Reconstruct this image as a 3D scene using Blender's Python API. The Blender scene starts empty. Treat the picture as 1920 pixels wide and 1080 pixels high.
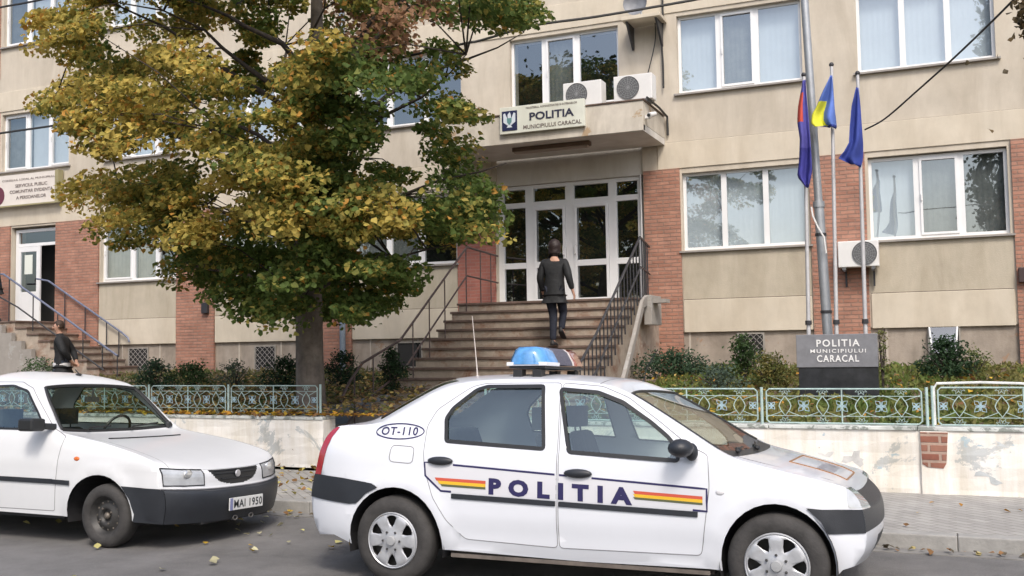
import bpy, bmesh, math, random
import numpy as np
from mathutils import Vector, Matrix
from mathutils.geometry import delaunay_2d_cdt
random.seed(7); rng = np.random.default_rng(11)
C = bpy.context.scene.collection
rad = math.radians
# ---------------------------------------------------------------- camera
CAMH = 1.622
cam_d = bpy.data.cameras.new("camera"); cam = bpy.data.objects.new("camera", cam_d); C.objects.link(cam)
cam_d.sensor_width = 36.0; cam_d.lens = 1900 * 36 / 1920.0
cam_d.clip_start = 0.1; cam_d.clip_end = 500
FW = Vector((-0.394316, 0.916951, 0.060959)); RT = Vector((0.918165, 0.395885, -0.015745)); UPV = Vector((0.038571, -0.049762, 0.998016))
m3 = Matrix((RT, UPV, -FW)).transposed()
cam.matrix_world = Matrix.Translation((0, 0, CAMH)) @ m3.to_4x4()
bpy.context.scene.camera = cam
# ---------------------------------------------------------------- light
SUN_EL, SUN_AZ = 50.0, 32.0          # azimuth: degrees to the right of "behind the camera"
sdir = Vector((math.sin(rad(SUN_AZ)) * math.cos(rad(SUN_EL)), -math.cos(rad(SUN_AZ)) * math.cos(rad(SUN_EL)), math.sin(rad(SUN_EL))))
w = bpy.data.worlds.new("World"); bpy.context.scene.world = w; w.use_nodes = True
nt = w.node_tree; bg = nt.nodes["Background"]
sky = nt.nodes.new("ShaderNodeTexSky"); sky.sky_type = 'NISHITA'; sky.sun_disc = False
sky.sun_elevation = rad(SUN_EL); sky.sun_rotation = math.atan2(sdir.x, sdir.y)
sky.dust_density = 4.0; sky.air_density = 1.0; sky.ozone_density = 1.0
nt.links.new(sky.outputs[0], bg.inputs[0]); bg.inputs[1].default_value = 0.15
sl = bpy.data.lights.new("sun", 'SUN'); sl.energy = 1.2; sl.angle = rad(12); sl.color = (1.0, 0.95, 0.87)
so = bpy.data.objects.new("sun", sl); C.objects.link(so); so.rotation_euler = sdir.to_track_quat('Z', 'Y').to_euler()
vs = bpy.context.scene.view_settings
vs.view_transform = 'Standard'; vs.look = 'None'; vs.gamma = 1.0; vs.use_curve_mapping = False; vs.exposure = 0.68
cy = bpy.context.scene.cycles
cy.max_bounces = 7; cy.diffuse_bounces = 3; cy.glossy_bounces = 4; cy.transmission_bounces = 4; cy.transparent_max_bounces = 14
cy.caustics_reflective = False; cy.caustics_refractive = False

def unpx(px, py, D):
    """photo pixel -> point on the plane y = D (used only to read positions off the photograph)"""
    r = FW + RT * ((px - 960) / 1900.0) - UPV * ((py - 540) / 1900.0)
    return Vector((r.x / r.y * D, D, r.z / r.y * D + CAMH))
def topx(p):
    d = Vector(p) - Vector((0, 0, CAMH)); z = d.dot(FW)
    return 960 + 1900 * d.dot(RT) / z, 540 - 1900 * d.dot(UPV) / z

# ---------------------------------------------------------------- objects
def tag(o, label=None, cat=None, group=None, kind=None):
    if label: o['label'] = label
    if cat: o['category'] = cat
    if group: o['group'] = group
    if kind: o['kind'] = kind
    return o
def empty(name, loc=(0, 0, 0), label=None, cat=None, group=None, rz=0):
    o = bpy.data.objects.new(name, None); C.objects.link(o); o.location = loc; o.rotation_euler = (0, 0, rz)
    o.empty_display_size = .2
    return tag(o, label, cat, group)
def root_off(p):
    v = Vector((0, 0, 0))
    while p is not None:
        v += Vector(p.location); p = p.parent
    return v
class MB:
    def __init__(s): s.v = []; s.f = []; s.m = []; s.mi = 0; s.col = None
    def add(s, vs, fs):
        n = len(s.v); s.v.extend([tuple(a) for a in vs]); s.f.extend([tuple(i + n for i in f) for f in fs]); s.m.extend([s.mi] * len(fs)); return s
    def box(s, x0, x1, y0, y1, z0, z1, top=None):
        a, b, c, d = top if top else (0, 0, 0, 0)
        v = [(x0, y0, z0), (x1, y0, z0), (x1, y1, z0), (x0, y1, z0), (x0 + a, y0 + c, z1), (x1 - b, y0 + c, z1), (x1 - b, y1 - d, z1), (x0 + a, y1 - d, z1)]
        return s.add(v, [(3, 2, 1, 0), (4, 5, 6, 7), (0, 1, 5, 4), (1, 2, 6, 5), (2, 3, 7, 6), (3, 0, 4, 7)])
    def obox(s, c, ax, ay, az, hx, hy, hz):
        c = Vector(c); v = []
        for k in (-1, 1):
            for (i, j) in ((-1, -1), (1, -1), (1, 1), (-1, 1)):
                v.append(c + Vector(ax) * hx * i + Vector(ay) * hy * j + Vector(az) * hz * k)
        return s.add(v, [(3, 2, 1, 0), (4, 5, 6, 7), (0, 1, 5, 4), (1, 2, 6, 5), (2, 3, 7, 6), (3, 0, 4, 7)])
    def quad(s, a, b, c, d): return s.add([a, b, c, d], [(0, 1, 2, 3)])
    def tube(s, pts, r, n=6, caps=True, flat=1.0):
        pts = [Vector(p) for p in pts]; k = len(pts)
        if k < 2: return s
        rs = r if isinstance(r, (list, tuple)) else [r] * k
        rings = []; up = Vector((0, 0, 1)); prev = None
        for i, p in enumerate(pts):
            t = (pts[min(i + 1, k - 1)] - pts[max(i - 1, 0)]).normalized()
            if prev is None:
                a = t.cross(up)
                if a.length < .05: a = t.cross(Vector((1, 0, 0)))
            else: a = prev - t * prev.dot(t)
            a.normalize(); prev = a; b = t.cross(a)
            rings.append([p + (a * math.cos(2 * math.pi * (j + .5) / n) + b * math.sin(2 * math.pi * (j + .5) / n) * flat) * rs[i] for j in range(n)])
        vs = [q for g in rings for q in g]; fs = []
        for i in range(k - 1):
            for j in range(n):
                fs.append((i * n + j, i * n + (j + 1) % n, (i + 1) * n + (j + 1) % n, (i + 1) * n + j))
        if caps: fs.append(tuple(range(n - 1, -1, -1))); fs.append(tuple((k - 1) * n + j for j in range(n)))
        return s.add(vs, fs)
    def lathe(s, prof, c, axis='y', n=28):
        """prof: list of (radius, offset along axis)"""
        c = Vector(c); vs = []; k = len(prof)
        for (r, h) in prof:
            for j in range(n):
                a = 2 * math.pi * j / n; u, v_ = r * math.cos(a), r * math.sin(a)
                vs.append(c + (Vector((u, h, v_)) if axis == 'y' else Vector((u, v_, h)) if axis == 'z' else Vector((h, u, v_))))
        fs = [(i * n + j, i * n + (j + 1) % n, (i + 1) * n + (j + 1) % n, (i + 1) * n + j) for i in range(k - 1) for j in range(n)]
        return s.add(vs, fs)
    def prism(s, poly, y0, y1, axis='y'):
        n = len(poly)
        mk = (lambda p, y: (p[0], y, p[1])) if axis == 'y' else (lambda p, y: (p[0], p[1], y)) if axis == 'z' else (lambda p, y: (y, p[0], p[1]))
        v = [mk(p, y0) for p in poly] + [mk(p, y1) for p in poly]
        return s.add(v, [tuple(range(n)), tuple(range(2 * n - 1, n - 1, -1))] + [(i, i + n, (i + 1) % n + n, (i + 1) % n) for i in range(n)])
    def ball(s, c, r, n=10, sc=(1, 1, 1)):
        vs = []; fs = []; m = n // 2 + 1
        for i in range(m + 1):
            th = math.pi * i / m
            for j in range(n):
                a = 2 * math.pi * j / n
                vs.append((c[0] + r * sc[0] * math.sin(th) * math.cos(a), c[1] + r * sc[1] * math.sin(th) * math.sin(a), c[2] + r * sc[2] * math.cos(th)))
        for i in range(m):
            for j in range(n): fs.append((i * n + j, (i + 1) * n + j, (i + 1) * n + (j + 1) % n, i * n + (j + 1) % n))
        return s.add(vs, fs)
    def split_build(s, name, mats, parent, smooth, bevel, local, fix):
        lab = list(range(len(s.v)))
        def find(i):
            while lab[i] != i: lab[i] = lab[lab[i]]; i = lab[i]
            return i
        for f in s.f:
            for i in f[1:]: lab[find(i)] = find(f[0])
        groups = {}
        for k, f in enumerate(s.f): groups.setdefault(find(f[0]), []).append(k)
        out = []
        for ks in groups.values():
            b = MB(); mp = {}
            for k in ks:
                g_ = []
                for i in s.f[k]:
                    if i not in mp: mp[i] = len(b.v); b.v.append(s.v[i])
                    g_.append(mp[i])
                b.f.append(tuple(g_)); b.m.append(s.m[k])
            out.append(b.build(name, mats, parent, smooth, bevel, local, fix))
        return out
    def build(s, name, mats, parent=None, smooth=False, bevel=0, local=False, fix=True, split=False):
        if split: return s.split_build(name, mats, parent, smooth, bevel, local, fix)
        me = bpy.data.meshes.new(name); off = Vector((0, 0, 0)) if (local or parent is None) else root_off(parent)
        me.from_pydata([(a[0] - off.x, a[1] - off.y, a[2] - off.z) for a in s.v], [], s.f)
        if not isinstance(mats, (list, tuple)): mats = [mats]
        for m in mats: me.materials.append(m)
        if len(mats) > 1: me.polygons.foreach_set('material_index', s.m)
        if fix:
            bm = bmesh.new(); bm.from_mesh(me); bmesh.ops.remove_doubles(bm, verts=bm.verts, dist=1e-5); bmesh.ops.recalc_face_normals(bm, faces=bm.faces); bm.to_mesh(me); bm.free()
        if smooth:
            me.polygons.foreach_set('use_smooth', [True] * len(me.polygons))
            if smooth != 'all': me.set_sharp_from_angle(angle=rad(smooth if isinstance(smooth, (int, float)) and smooth > 1 else 40))
        me.update()
        o = bpy.data.objects.new(name, me); C.objects.link(o)
        if parent is not None: o.parent = parent
        if bevel:
            b = o.modifiers.new('bevel', 'BEVEL'); b.width = bevel; b.segments = 2; b.limit_method = 'ANGLE'; b.angle_limit = rad(35)
        return o
def text_mb(txt, size, bold=0.0, spacing=1.0, align='CENTER', xscale=1.0, res=3):
    """a word as flat faces in the plane (u, v); returns verts2d, faces, width"""
    cu = bpy.data.curves.new('t', 'FONT'); cu.body = txt; cu.size = size; cu.offset = bold; cu.align_x = align; cu.align_y = 'CENTER'; cu.space_character = spacing; cu.resolution_u = res
    ob = bpy.data.objects.new('t', cu); C.objects.link(ob); dg = bpy.context.evaluated_depsgraph_get()
    me = bpy.data.meshes.new_from_object(ob.evaluated_get(dg)); v = [(p.co.x * xscale, p.co.y) for p in me.vertices]; f = [tuple(p.vertices) for p in me.polygons]
    bpy.data.objects.remove(ob); bpy.data.curves.remove(cu); bpy.data.meshes.remove(me)
    return v, f
def fit_text(txt, width, height, bold=0.0, spacing=1.0):
    v, f = text_mb(txt, 1.0, bold, spacing)
    xs = [a[0] for a in v]; ys = [a[1] for a in v]; cx, cyy = (min(xs) + max(xs)) / 2, (min(ys) + max(ys)) / 2
    sx, sy = width / (max(xs) - min(xs)), height / (max(ys) - min(ys))
    return [((a[0] - cx) * sx, (a[1] - cyy) * sy) for a in v], f

# ---------------------------------------------------------------- materials
def mat(name, col, rough=.7, metal=0.0, spec=None, var=0.0, vscale=4.0, bump=0.0, bscale=40.0, col2=None, stain=0.0, coat=0.0, coatr=0.05, dirt=None, dsoft=.03):
    m = bpy.data.materials.new(name); m.use_nodes = True; t = m.node_tree; N = t.nodes; L = t.links; b = N["Principled BSDF"]
    b.inputs['Roughness'].default_value = rough; b.inputs['Metallic'].default_value = metal
    if spec is not None: b.inputs['Specular IOR Level'].default_value = spec
    if coat: b.inputs['Coat Weight'].default_value = coat; b.inputs['Coat Roughness'].default_value = coatr
    c4 = (*col, 1); b.inputs['Base Color'].default_value = c4
    tc = N.new('ShaderNodeTexCoord')
    cur = None
    if var or col2:
        nz = N.new('ShaderNodeTexNoise'); nz.inputs['Scale'].default_value = vscale; nz.inputs['Detail'].default_value = 6; nz.inputs['Roughness'].default_value = .65
        L.new(tc.outputs['Object'], nz.inputs['Vector'])
        r = N.new('ShaderNodeValToRGB'); L.new(nz.outputs['Fac'], r.inputs['Fac'])
        a = col2 if col2 else tuple(max(0, c * (1 - var)) for c in col); bb = col if col2 else tuple(min(1, c * (1 + var)) for c in col)
        r.color_ramp.elements[0].position = .32; r.color_ramp.elements[1].position = .68
        r.color_ramp.elements[0].color = (*a, 1); r.color_ramp.elements[1].color = (*bb, 1); cur = r.outputs['Color']
    if stain:
        mp = N.new('ShaderNodeMapping'); mp.inputs['Scale'].default_value = (1.9, 1.9, .42); L.new(tc.outputs['Object'], mp.inputs['Vector'])
        nz = N.new('ShaderNodeTexNoise'); nz.inputs['Scale'].default_value = 1.1; nz.inputs['Detail'].default_value = 10; nz.inputs['Roughness'].default_value = .68; nz.inputs['Distortion'].default_value = .5; L.new(mp.outputs[0], nz.inputs['Vector'])
        r = N.new('ShaderNodeValToRGB'); L.new(nz.outputs['Fac'], r.inputs['Fac']); r.color_ramp.elements[0].position = .35; r.color_ramp.elements[1].position = .6
        g = 1 - stain; r.color_ramp.elements[0].color = (g, g * .98, g * .95, 1); r.color_ramp.elements[1].color = (1, 1, 1, 1)
        mx = N.new('ShaderNodeMix'); mx.data_type = 'RGBA'; mx.blend_type = 'MULTIPLY'; mx.inputs[0].default_value = 1
        if cur: L.new(cur, mx.inputs[6])
        else: mx.inputs[6].default_value = c4
        L.new(r.outputs['Color'], mx.inputs[7]); cur = mx.outputs[2]
    if dirt:                                   # (colour, noise scale, threshold)
        dc, ds, th = dirt
        nz = N.new('ShaderNodeTexNoise'); nz.inputs['Scale'].default_value = ds; nz.inputs['Detail'].default_value = 10; nz.inputs['Roughness'].default_value = .7; nz.inputs['Distortion'].default_value = .4; L.new(tc.outputs['Object'], nz.inputs['Vector'])
        r = N.new('ShaderNodeValToRGB'); L.new(nz.outputs['Fac'], r.inputs['Fac']); r.color_ramp.elements[0].position = th; r.color_ramp.elements[1].position = th + dsoft
        r.color_ramp.elements[0].color = (0, 0, 0, 1); r.color_ramp.elements[1].color = (1, 1, 1, 1)
        mx = N.new('ShaderNodeMix'); mx.data_type = 'RGBA'; L.new(r.outputs['Color'], mx.inputs[0])
        if cur: L.new(cur, mx.inputs[6])
        else: mx.inputs[6].default_value = c4
        mx.inputs[7].default_value = (*dc, 1); cur = mx.outputs[2]
    if cur: L.new(cur, b.inputs['Base Color'])
    if bump:
        nz = N.new('ShaderNodeTexNoise'); nz.inputs['Scale'].default_value = bscale; nz.inputs['Detail'].default_value = 5; L.new(tc.outputs['Object'], nz.inputs['Vector'])
        bp = N.new('ShaderNodeBump'); bp.inputs['Strength'].default_value = bump; bp.inputs['Distance'].default_value = .01; L.new(nz.outputs['Fac'], bp.inputs['Height']); L.new(bp.outputs[0], b.inputs['Normal'])
    return m
def brick_mat(name, c1, c2, mortar, bw=.25, rh=.072, ms=.012, off=.5, bump=.5, var=.25):
    m = bpy.data.materials.new(name); m.use_nodes = True; t = m.node_tree; N = t.nodes; L = t.links; b = N["Principled BSDF"]; b.inputs['Roughness'].default_value = .85
    tc = N.new('ShaderNodeTexCoord'); sp = N.new('ShaderNodeSeparateXYZ'); L.new(tc.outputs['Object'], sp.inputs[0])
    ad = N.new('ShaderNodeMath'); ad.operation = 'ADD'; L.new(sp.outputs[0], ad.inputs[0]); L.new(sp.outputs[1], ad.inputs[1])
    cb = N.new('ShaderNodeCombineXYZ'); L.new(ad.outputs[0], cb.inputs[0]); L.new(sp.outputs[2], cb.inputs[1])
    nv = N.new('ShaderNodeTexNoise'); nv.inputs['Scale'].default_value = 6; L.new(cb.outputs[0], nv.inputs['Vector'])
    vm = N.new('ShaderNodeVectorMath'); vm.operation = 'MULTIPLY_ADD'; L.new(nv.outputs['Color'], vm.inputs[0]); vm.inputs[1].default_value = (.012, .012, 0); L.new(cb.outputs[0], vm.inputs[2])
    br = N.new('ShaderNodeTexBrick'); L.new(vm.outputs[0], br.inputs['Vector']); br.offset = off
    br.inputs['Color1'].default_value = (*c1, 1); br.inputs['Color2'].default_value = (*c2, 1); br.inputs['Mortar'].default_value = (*mortar, 1)
    br.inputs['Scale'].default_value = 1; br.inputs['Brick Width'].default_value = bw; br.inputs['Row Height'].default_value = rh; br.inputs['Mortar Size'].default_value = ms; br.inputs['Mortar Smooth'].default_value = .3
    nz = N.new('ShaderNodeTexNoise'); nz.inputs['Scale'].default_value = 2.2; nz.inputs['Detail'].default_value = 8; nz.inputs['Roughness'].default_value = .75; L.new(tc.outputs['Object'], nz.inputs['Vector'])
    r = N.new('ShaderNodeValToRGB'); L.new(nz.outputs['Fac'], r.inputs['Fac']); r.color_ramp.elements[0].position = .3; r.color_ramp.elements[1].position = .7
    r.color_ramp.elements[0].color = (1 - var, 1 - var, 1 - var * .9, 1); r.color_ramp.elements[1].color = (1 + var * .4, 1 + var * .3, 1 + var * .3, 1)
    mx = N.new('ShaderNodeMix'); mx.data_type = 'RGBA'; mx.blend_type = 'MULTIPLY'; mx.inputs[0].default_value = 1; L.new(br.outputs['Color'], mx.inputs[6]); L.new(r.outputs['Color'], mx.inputs[7]); L.new(mx.outputs[2], b.inputs['Base Color'])
    bp = N.new('ShaderNodeBump'); bp.invert = True; bp.inputs['Strength'].default_value = bump; bp.inputs['Distance'].default_value = .01; L.new(br.outputs['Fac'], bp.inputs['Height']); L.new(bp.outputs[0], b.inputs['Normal'])
    return m
def glass_mat(name, tint, ior=1.5, gloss=(1, 1, 1), rough=.01, wav=0.0):
    m = bpy.data.materials.new(name); m.use_nodes = True; t = m.node_tree; N = t.nodes; L = t.links; N.remove(N["Principled BSDF"]); out = N["Material Output"]
    tr = N.new('ShaderNodeBsdfTransparent'); tr.inputs[0].default_value = (*tint, 1)
    gl = N.new('ShaderNodeBsdfAnisotropic' if False else 'ShaderNodeBsdfGlossy'); gl.inputs['Roughness'].default_value = rough; gl.inputs[0].default_value = (*gloss, 1)
    ge = N.new('ShaderNodeNewGeometry'); mx = N.new('ShaderNodeMixShader')      # Schlick, the same from both sides of the sheet
    dt = N.new('ShaderNodeVectorMath'); dt.operation = 'DOT_PRODUCT'; L.new(ge.outputs['Normal'], dt.inputs[0]); L.new(ge.outputs['Incoming'], dt.inputs[1])
    def mth(op, x, y=None):
        q = N.new('ShaderNodeMath'); q.operation = op
        for i, z in enumerate((x, y)):
            if z is None: continue
            if isinstance(z, (int, float)): q.inputs[i].default_value = z
            else: L.new(z, q.inputs[i])
        return q.outputs[0]
    f0 = ((ior - 1) / (ior + 1)) ** 2
    om = mth('SUBTRACT', 1.0, mth('ABSOLUTE', dt.outputs['Value'])); fres = mth('ADD', mth('MULTIPLY', mth('POWER', om, 5.0), 1 - f0), f0)
    if wav:
        tc = N.new('ShaderNodeTexCoord'); nz = N.new('ShaderNodeTexNoise'); nz.inputs['Scale'].default_value = 1.3; nz.inputs['Detail'].default_value = 1; L.new(tc.outputs['Object'], nz.inputs['Vector'])
        bp = N.new('ShaderNodeBump'); bp.inputs['Strength'].default_value = wav; bp.inputs['Distance'].default_value = .03; L.new(nz.outputs['Fac'], bp.inputs['Height']); L.new(bp.outputs[0], gl.inputs['Normal'])
    L.new(fres, mx.inputs[0]); L.new(tr.outputs[0], mx.inputs[1]); L.new(gl.outputs[0], mx.inputs[2]); L.new(mx.outputs[0], out.inputs[0])
    return m
def leaf_mat(name, rough=.6, trans=.35):
    m = bpy.data.materials.new(name); m.use_nodes = True; t = m.node_tree; N = t.nodes; L = t.links; b = N["Principled BSDF"]; out = N["Material Output"]
    at = N.new('ShaderNodeAttribute'); at.attribute_name = 'leafcol'; L.new(at.outputs['Color'], b.inputs['Base Color']); b.inputs['Roughness'].default_value = rough; b.inputs['Specular IOR Level'].default_value = .25
    tl = N.new('ShaderNodeBsdfTranslucent'); L.new(at.outputs['Color'], tl.inputs[0]); mx = N.new('ShaderNodeMixShader'); mx.inputs[0].default_value = trans
    L.new(b.outputs[0], mx.inputs[1]); L.new(tl.outputs[0], mx.inputs[2]); L.new(mx.outputs[0], out.inputs[0])
    return m
def leaves_obj(name, P, Nrm, size, cols, material, parent=None, fold=.25, aspect=1.0):
    """P (n,3) centres, Nrm (n,3) normals, size (n,), cols (n,3): one folded lobed leaf each (2 quads)"""
    P = np.asarray(P, float); n = len(P); Nrm = np.asarray(Nrm, float); Nrm /= np.linalg.norm(Nrm, axis=1)[:, None] + 1e-9
    a = rng.normal(size=(n, 3)); a -= (a * Nrm).sum(1)[:, None] * Nrm; a /= np.linalg.norm(a, axis=1)[:, None] + 1e-9; b = np.cross(Nrm, a)
    s = np.asarray(size)[:, None]
    off = Vector((0, 0, 0)) if parent is None else root_off(parent)
    P = P - np.array(off)
    lob = rng.uniform(.75, 1.25, (n, 4)); tip = P + a * s * .62; base = P - a * s * .5
    l1 = P + b * s * .50 * aspect * lob[:, :1] + Nrm * s * fold - a * s * .12; l2 = P + b * s * .34 * aspect * lob[:, 1:2] + Nrm * s * fold * .7 + a * s * .26
    r1 = P - b * s * .50 * aspect * lob[:, 2:3] + Nrm * s * fold * .6 - a * s * .16; r2 = P - b * s * .30 * aspect * lob[:, 3:4] + Nrm * s * fold * .5 + a * s * .22
    V = np.stack([base, r1, r2, tip, l2, l1], 1).reshape(-1, 3)
    i = np.arange(n) * 6; F = np.stack([i, i + 1, i + 2, i, i + 2, i + 3, i, i + 3, i + 4, i, i + 4, i + 5], 1).reshape(-1, 3)
    me = bpy.data.meshes.new(name); me.vertices.add(len(V)); me.vertices.foreach_set('co', V.ravel()); me.loops.add(F.size); me.loops.foreach_set('vertex_index', F.ravel().astype(np.int32))
    me.polygons.add(len(F)); me.polygons.foreach_set('loop_start', np.arange(0, F.size, 3, dtype=np.int32)); me.polygons.foreach_set('loop_total', np.full(len(F), 3, dtype=np.int32)); me.update(calc_edges=True)
    ca = me.color_attributes.new('leafcol', 'FLOAT_COLOR', 'POINT'); cc = np.ones((n, 4)); cc[:, :3] = cols; ca.data.foreach_set('color', np.repeat(cc, 6, 0).ravel())
    me.materials.append(material); o = bpy.data.objects.new(name, me); C.objects.link(o)
    if parent is not None: o.parent = parent
    return o

M = {}
M['plaster'] = mat('plaster', (.56, .505, .42), .9, var=.10, vscale=.9, bump=.25, bscale=90, stain=.16)
M['plaster_light'] = mat('plaster_light', (.60, .54, .44), .9, var=.06, vscale=2.0, bump=.2, bscale=90, stain=.12)
M['plaster_panel'] = mat('plaster_panel', (.49, .44, .35), .92, var=.07, vscale=2.2, bump=.35, bscale=60, stain=.18)
M['plinth'] = mat('plinth', (.36, .31, .26), .92, var=.15, vscale=3, bump=.4, bscale=50, stain=.3, dirt=((.33, .22, .15), 1.7, .62))
M['beam'] = mat('beam_plaster', (.64, .62, .58), .9, var=.06, vscale=2, stain=.12)
M['brick'] = brick_mat('pier_brick', (.47, .25, .175), (.38, .185, .125), (.33, .21, .155), ms=.012, bump=1.0, var=.38)
M['brick_red'] = brick_mat('door_brick', (.40, .155, .115), (.35, .13, .10), (.36, .19, .15), ms=.010)
M['brick_bare'] = brick_mat('bare_brick', (.26, .10, .065), (.36, .19, .13), (.42, .31, .24), bw=.21, rh=.088, ms=.016, bump=.8, var=.4)
M['upvc'] = mat('white_window_plastic', (.78, .79, .80), .35, var=.03, vscale=3)
M['sill'] = mat('grey_metal_sill', (.30, .28, .26), .6, var=.15)
M['glass'] = glass_mat('window_glass', (.80, .86, .88), ior=2.9, gloss=(.92, .97, 1.0), wav=.12)
M['curtain'] = mat('pale_curtain', (.72, .74, .78), .9, var=.04, vscale=3)  # curtain downstairs; in upper windows the pale tone stands in for reflected sky
M['curtain_dim'] = mat('grey_net_curtain', (.20, .20, .19), .9, var=.2, vscale=5)
M['curtain_cream'] = mat('cream_curtain', (.50, .46, .38), .9, var=.1, vscale=5)
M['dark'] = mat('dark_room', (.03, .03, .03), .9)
M['steps'] = mat('stair_concrete', (.38, .32, .26), .9, var=.2, vscale=5, bump=.5, bscale=30, dirt=((.24, .135, .09), 2.6, .50), dsoft=.16)
M['tread'] = mat('stair_tread', (.15, .105, .085), .9, var=.3, vscale=6, bump=.4)
M['cheek'] = mat('stair_side_plaster', (.31, .29, .265), .9, var=.1, vscale=4, dirt=((.36, .35, .33), 3, .56))
M['iron'] = mat('brown_painted_iron', (.085, .06, .055), .5, var=.3, vscale=20, dirt=((.16, .07, .04), 14, .6))
M['iron_black'] = mat('black_painted_iron', (.035, .035, .04), .5, var=.3, vscale=20)
M['iron_blue'] = mat('blue_grey_painted_rail', (.13, .15, .22), .45, var=.3, vscale=20)
M['fence'] = mat('pale_blue_green_fence_paint', (.38, .50, .48), .55, var=.15, vscale=9, dirt=((.3, .24, .18), 22, .63))
M['fence_blue'] = mat('pale_blue_fence_paint', (.38, .54, .62), .55, var=.1, vscale=9)
M['galv'] = mat('galvanised_pole', (.38, .40, .42), .45, metal=.5, var=.12, vscale=8)
M['galv_light'] = mat('pale_grey_pole', (.52, .52, .53), .5, metal=.2, var=.1, vscale=8)
M['ac'] = mat('white_casing', (.72, .72, .71), .4, var=.04, vscale=5)
M['ac_dark'] = mat('grey_fan_grille', (.12, .125, .13), .5)
M['ac_wire'] = mat('grey_wire', (.34, .35, .36), .5)
M['asphalt'] = mat('asphalt', (.148, .144, .141), .85, var=.30, vscale=1.4, bump=.8, bscale=140, dirt=((.23, .225, .215), 75, .59))
M['kerb'] = mat('kerb_concrete', (.30, .295, .28), .9, var=.15, vscale=6, bump=.4)
M['soil'] = mat('garden_soil', (.12, .09, .055), .95, var=.4, vscale=8, bump=.6, bscale=30)
M['path'] = mat('garden_path_concrete', (.26, .23, .20), .9, var=.2, vscale=4, bump=.4)
M['bark'] = mat('bark', (.19, .16, .135), .95, var=.35, vscale=6, bump=1.0, bscale=22, stain=.35)
M['branch'] = mat('dark_branch', (.055, .045, .038), .95, var=.3, vscale=12, bump=.6)
M['leaf'] = leaf_mat('autumn_leaf', trans=.5)
M['leafg'] = leaf_mat('shrub_leaf', trans=.25)
M['wood_dark'] = mat('brown_lamp_box', (.13, .085, .06), .7, var=.2)
M['black'] = mat('black_rubber', (.02, .02, .022), .6, var=.2, vscale=12)
M['cable'] = mat('cable', (.03, .03, .03), .6)
# ================================================================ ground
GY = 11.15          # face of the white garden wall
def gz(x, y):       # garden terrain: rises from the top of the wall to the foot of the building
    z = .72 + max(0, min(1, (y - 11.2) / 7.8)) * .50
    if x < -12: z -= .26 * math.exp(-((x + 15.2) / 1.8) ** 2 - ((y - 14.2) / 1.6) ** 2)
    return z
def grid(name, x0, x1, y0, y1, nx, ny, zf, m):
    b = MB(); vs = []
    for j in range(ny + 1):
        for i in range(nx + 1):
            x = x0 + (x1 - x0) * i / nx; y = y0 + (y1 - y0) * j / ny; vs.append((x, y, zf(x, y)))
    b.add(vs, [(j * (nx + 1) + i, j * (nx + 1) + i + 1, (j + 1) * (nx + 1) + i + 1, (j + 1) * (nx + 1) + i) for j in range(ny) for i in range(nx)])
    return b.build(name, m, smooth='all')
g = MB(); g.quad((-300, -300, -.05), (300, -300, -.05), (300, 300, -.05), (-300, 300, -.05)); tag(g.build('ground', M['soil']), kind='structure')
g = MB(); g.quad((-120, -9, 0), (120, -9, 0), (120, 8.70, 0), (-120, 8.70, 0)); tag(g.build('road', M['asphalt']), kind='structure')
# pavement of small grey concrete setts
pm = bpy.data.materials.new('pavement_setts'); pm.use_nodes = True; t = pm.node_tree; N = t.nodes; L = t.links; b = N["Principled BSDF"]; b.inputs['Roughness'].default_value = .9
tc = N.new('ShaderNodeTexCoord'); mp = N.new('ShaderNodeMapping'); mp.inputs['Rotation'].default_value = (0, 0, rad(45)); L.new(tc.outputs['Object'], mp.inputs[0])
br = N.new('ShaderNodeTexBrick'); L.new(mp.outputs[0], br.inputs[0]); br.inputs['Color1'].default_value = (.37, .36, .345, 1); br.inputs['Color2'].default_value = (.31, .30, .29, 1); br.inputs['Mortar'].default_value = (.20, .19, .175, 1)
br.inputs['Scale'].default_value = 1; br.inputs['Brick Width'].default_value = .2; br.inputs['Row Height'].default_value = .1; br.inputs['Mortar Size'].default_value = .006; br.inputs['Mortar Smooth'].default_value = .5
nz = N.new('ShaderNodeTexNoise'); nz.inputs['Scale'].default_value = 1.2; nz.inputs['Detail'].default_value = 8; nz.inputs['Roughness'].default_value = .7; L.new(tc.outputs['Object'], nz.inputs[0])
r = N.new('ShaderNodeValToRGB'); L.new(nz.outputs[0], r.inputs[0]); r.color_ramp.elements[0].position = .3; r.color_ramp.elements[0].color = (.72, .72, .70, 1); r.color_ramp.elements[1].position = .68; r.color_ramp.elements[1].color = (1.08, 1.08, 1.06, 1)
mx = N.new('ShaderNodeMix'); mx.data_type = 'RGBA'; mx.blend_type = 'MULTIPLY'; mx.inputs[0].default_value = 1; L.new(br.outputs[0], mx.inputs[6]); L.new(r.outputs[0], mx.inputs[7]); L.new(mx.outputs[2], b.inputs[0])
bp = N.new('ShaderNodeBump'); bp.invert = True; bp.inputs['Strength'].default_value = .5; bp.inputs['Distance'].default_value = .006; L.new(br.outputs['Fac'], bp.inputs['Height']); L.new(bp.outputs[0], b.inputs['Normal'])
g = MB(); g.quad((-120, 8.83, .12), (120, 8.83, .12), (120, 11.6, .12), (-120, 11.6, .12)); tag(g.build('pavement', pm), kind='structure')
g = MB()
x = -30.0
while x < 14: g.box(x, x + .997, 8.68, 8.826, -.04, .125); x += 1.0
tag(g.build('kerb', M['kerb'], bevel=.012), kind='structure')
g = MB(); g.box(-120, 120, 8.50, 8.676, -.03, .008); tag(g.build('gutter_strip', mat('gutter_concrete', (.2, .195, .185), .9, var=.2, vscale=5)), kind='structure')
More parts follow.
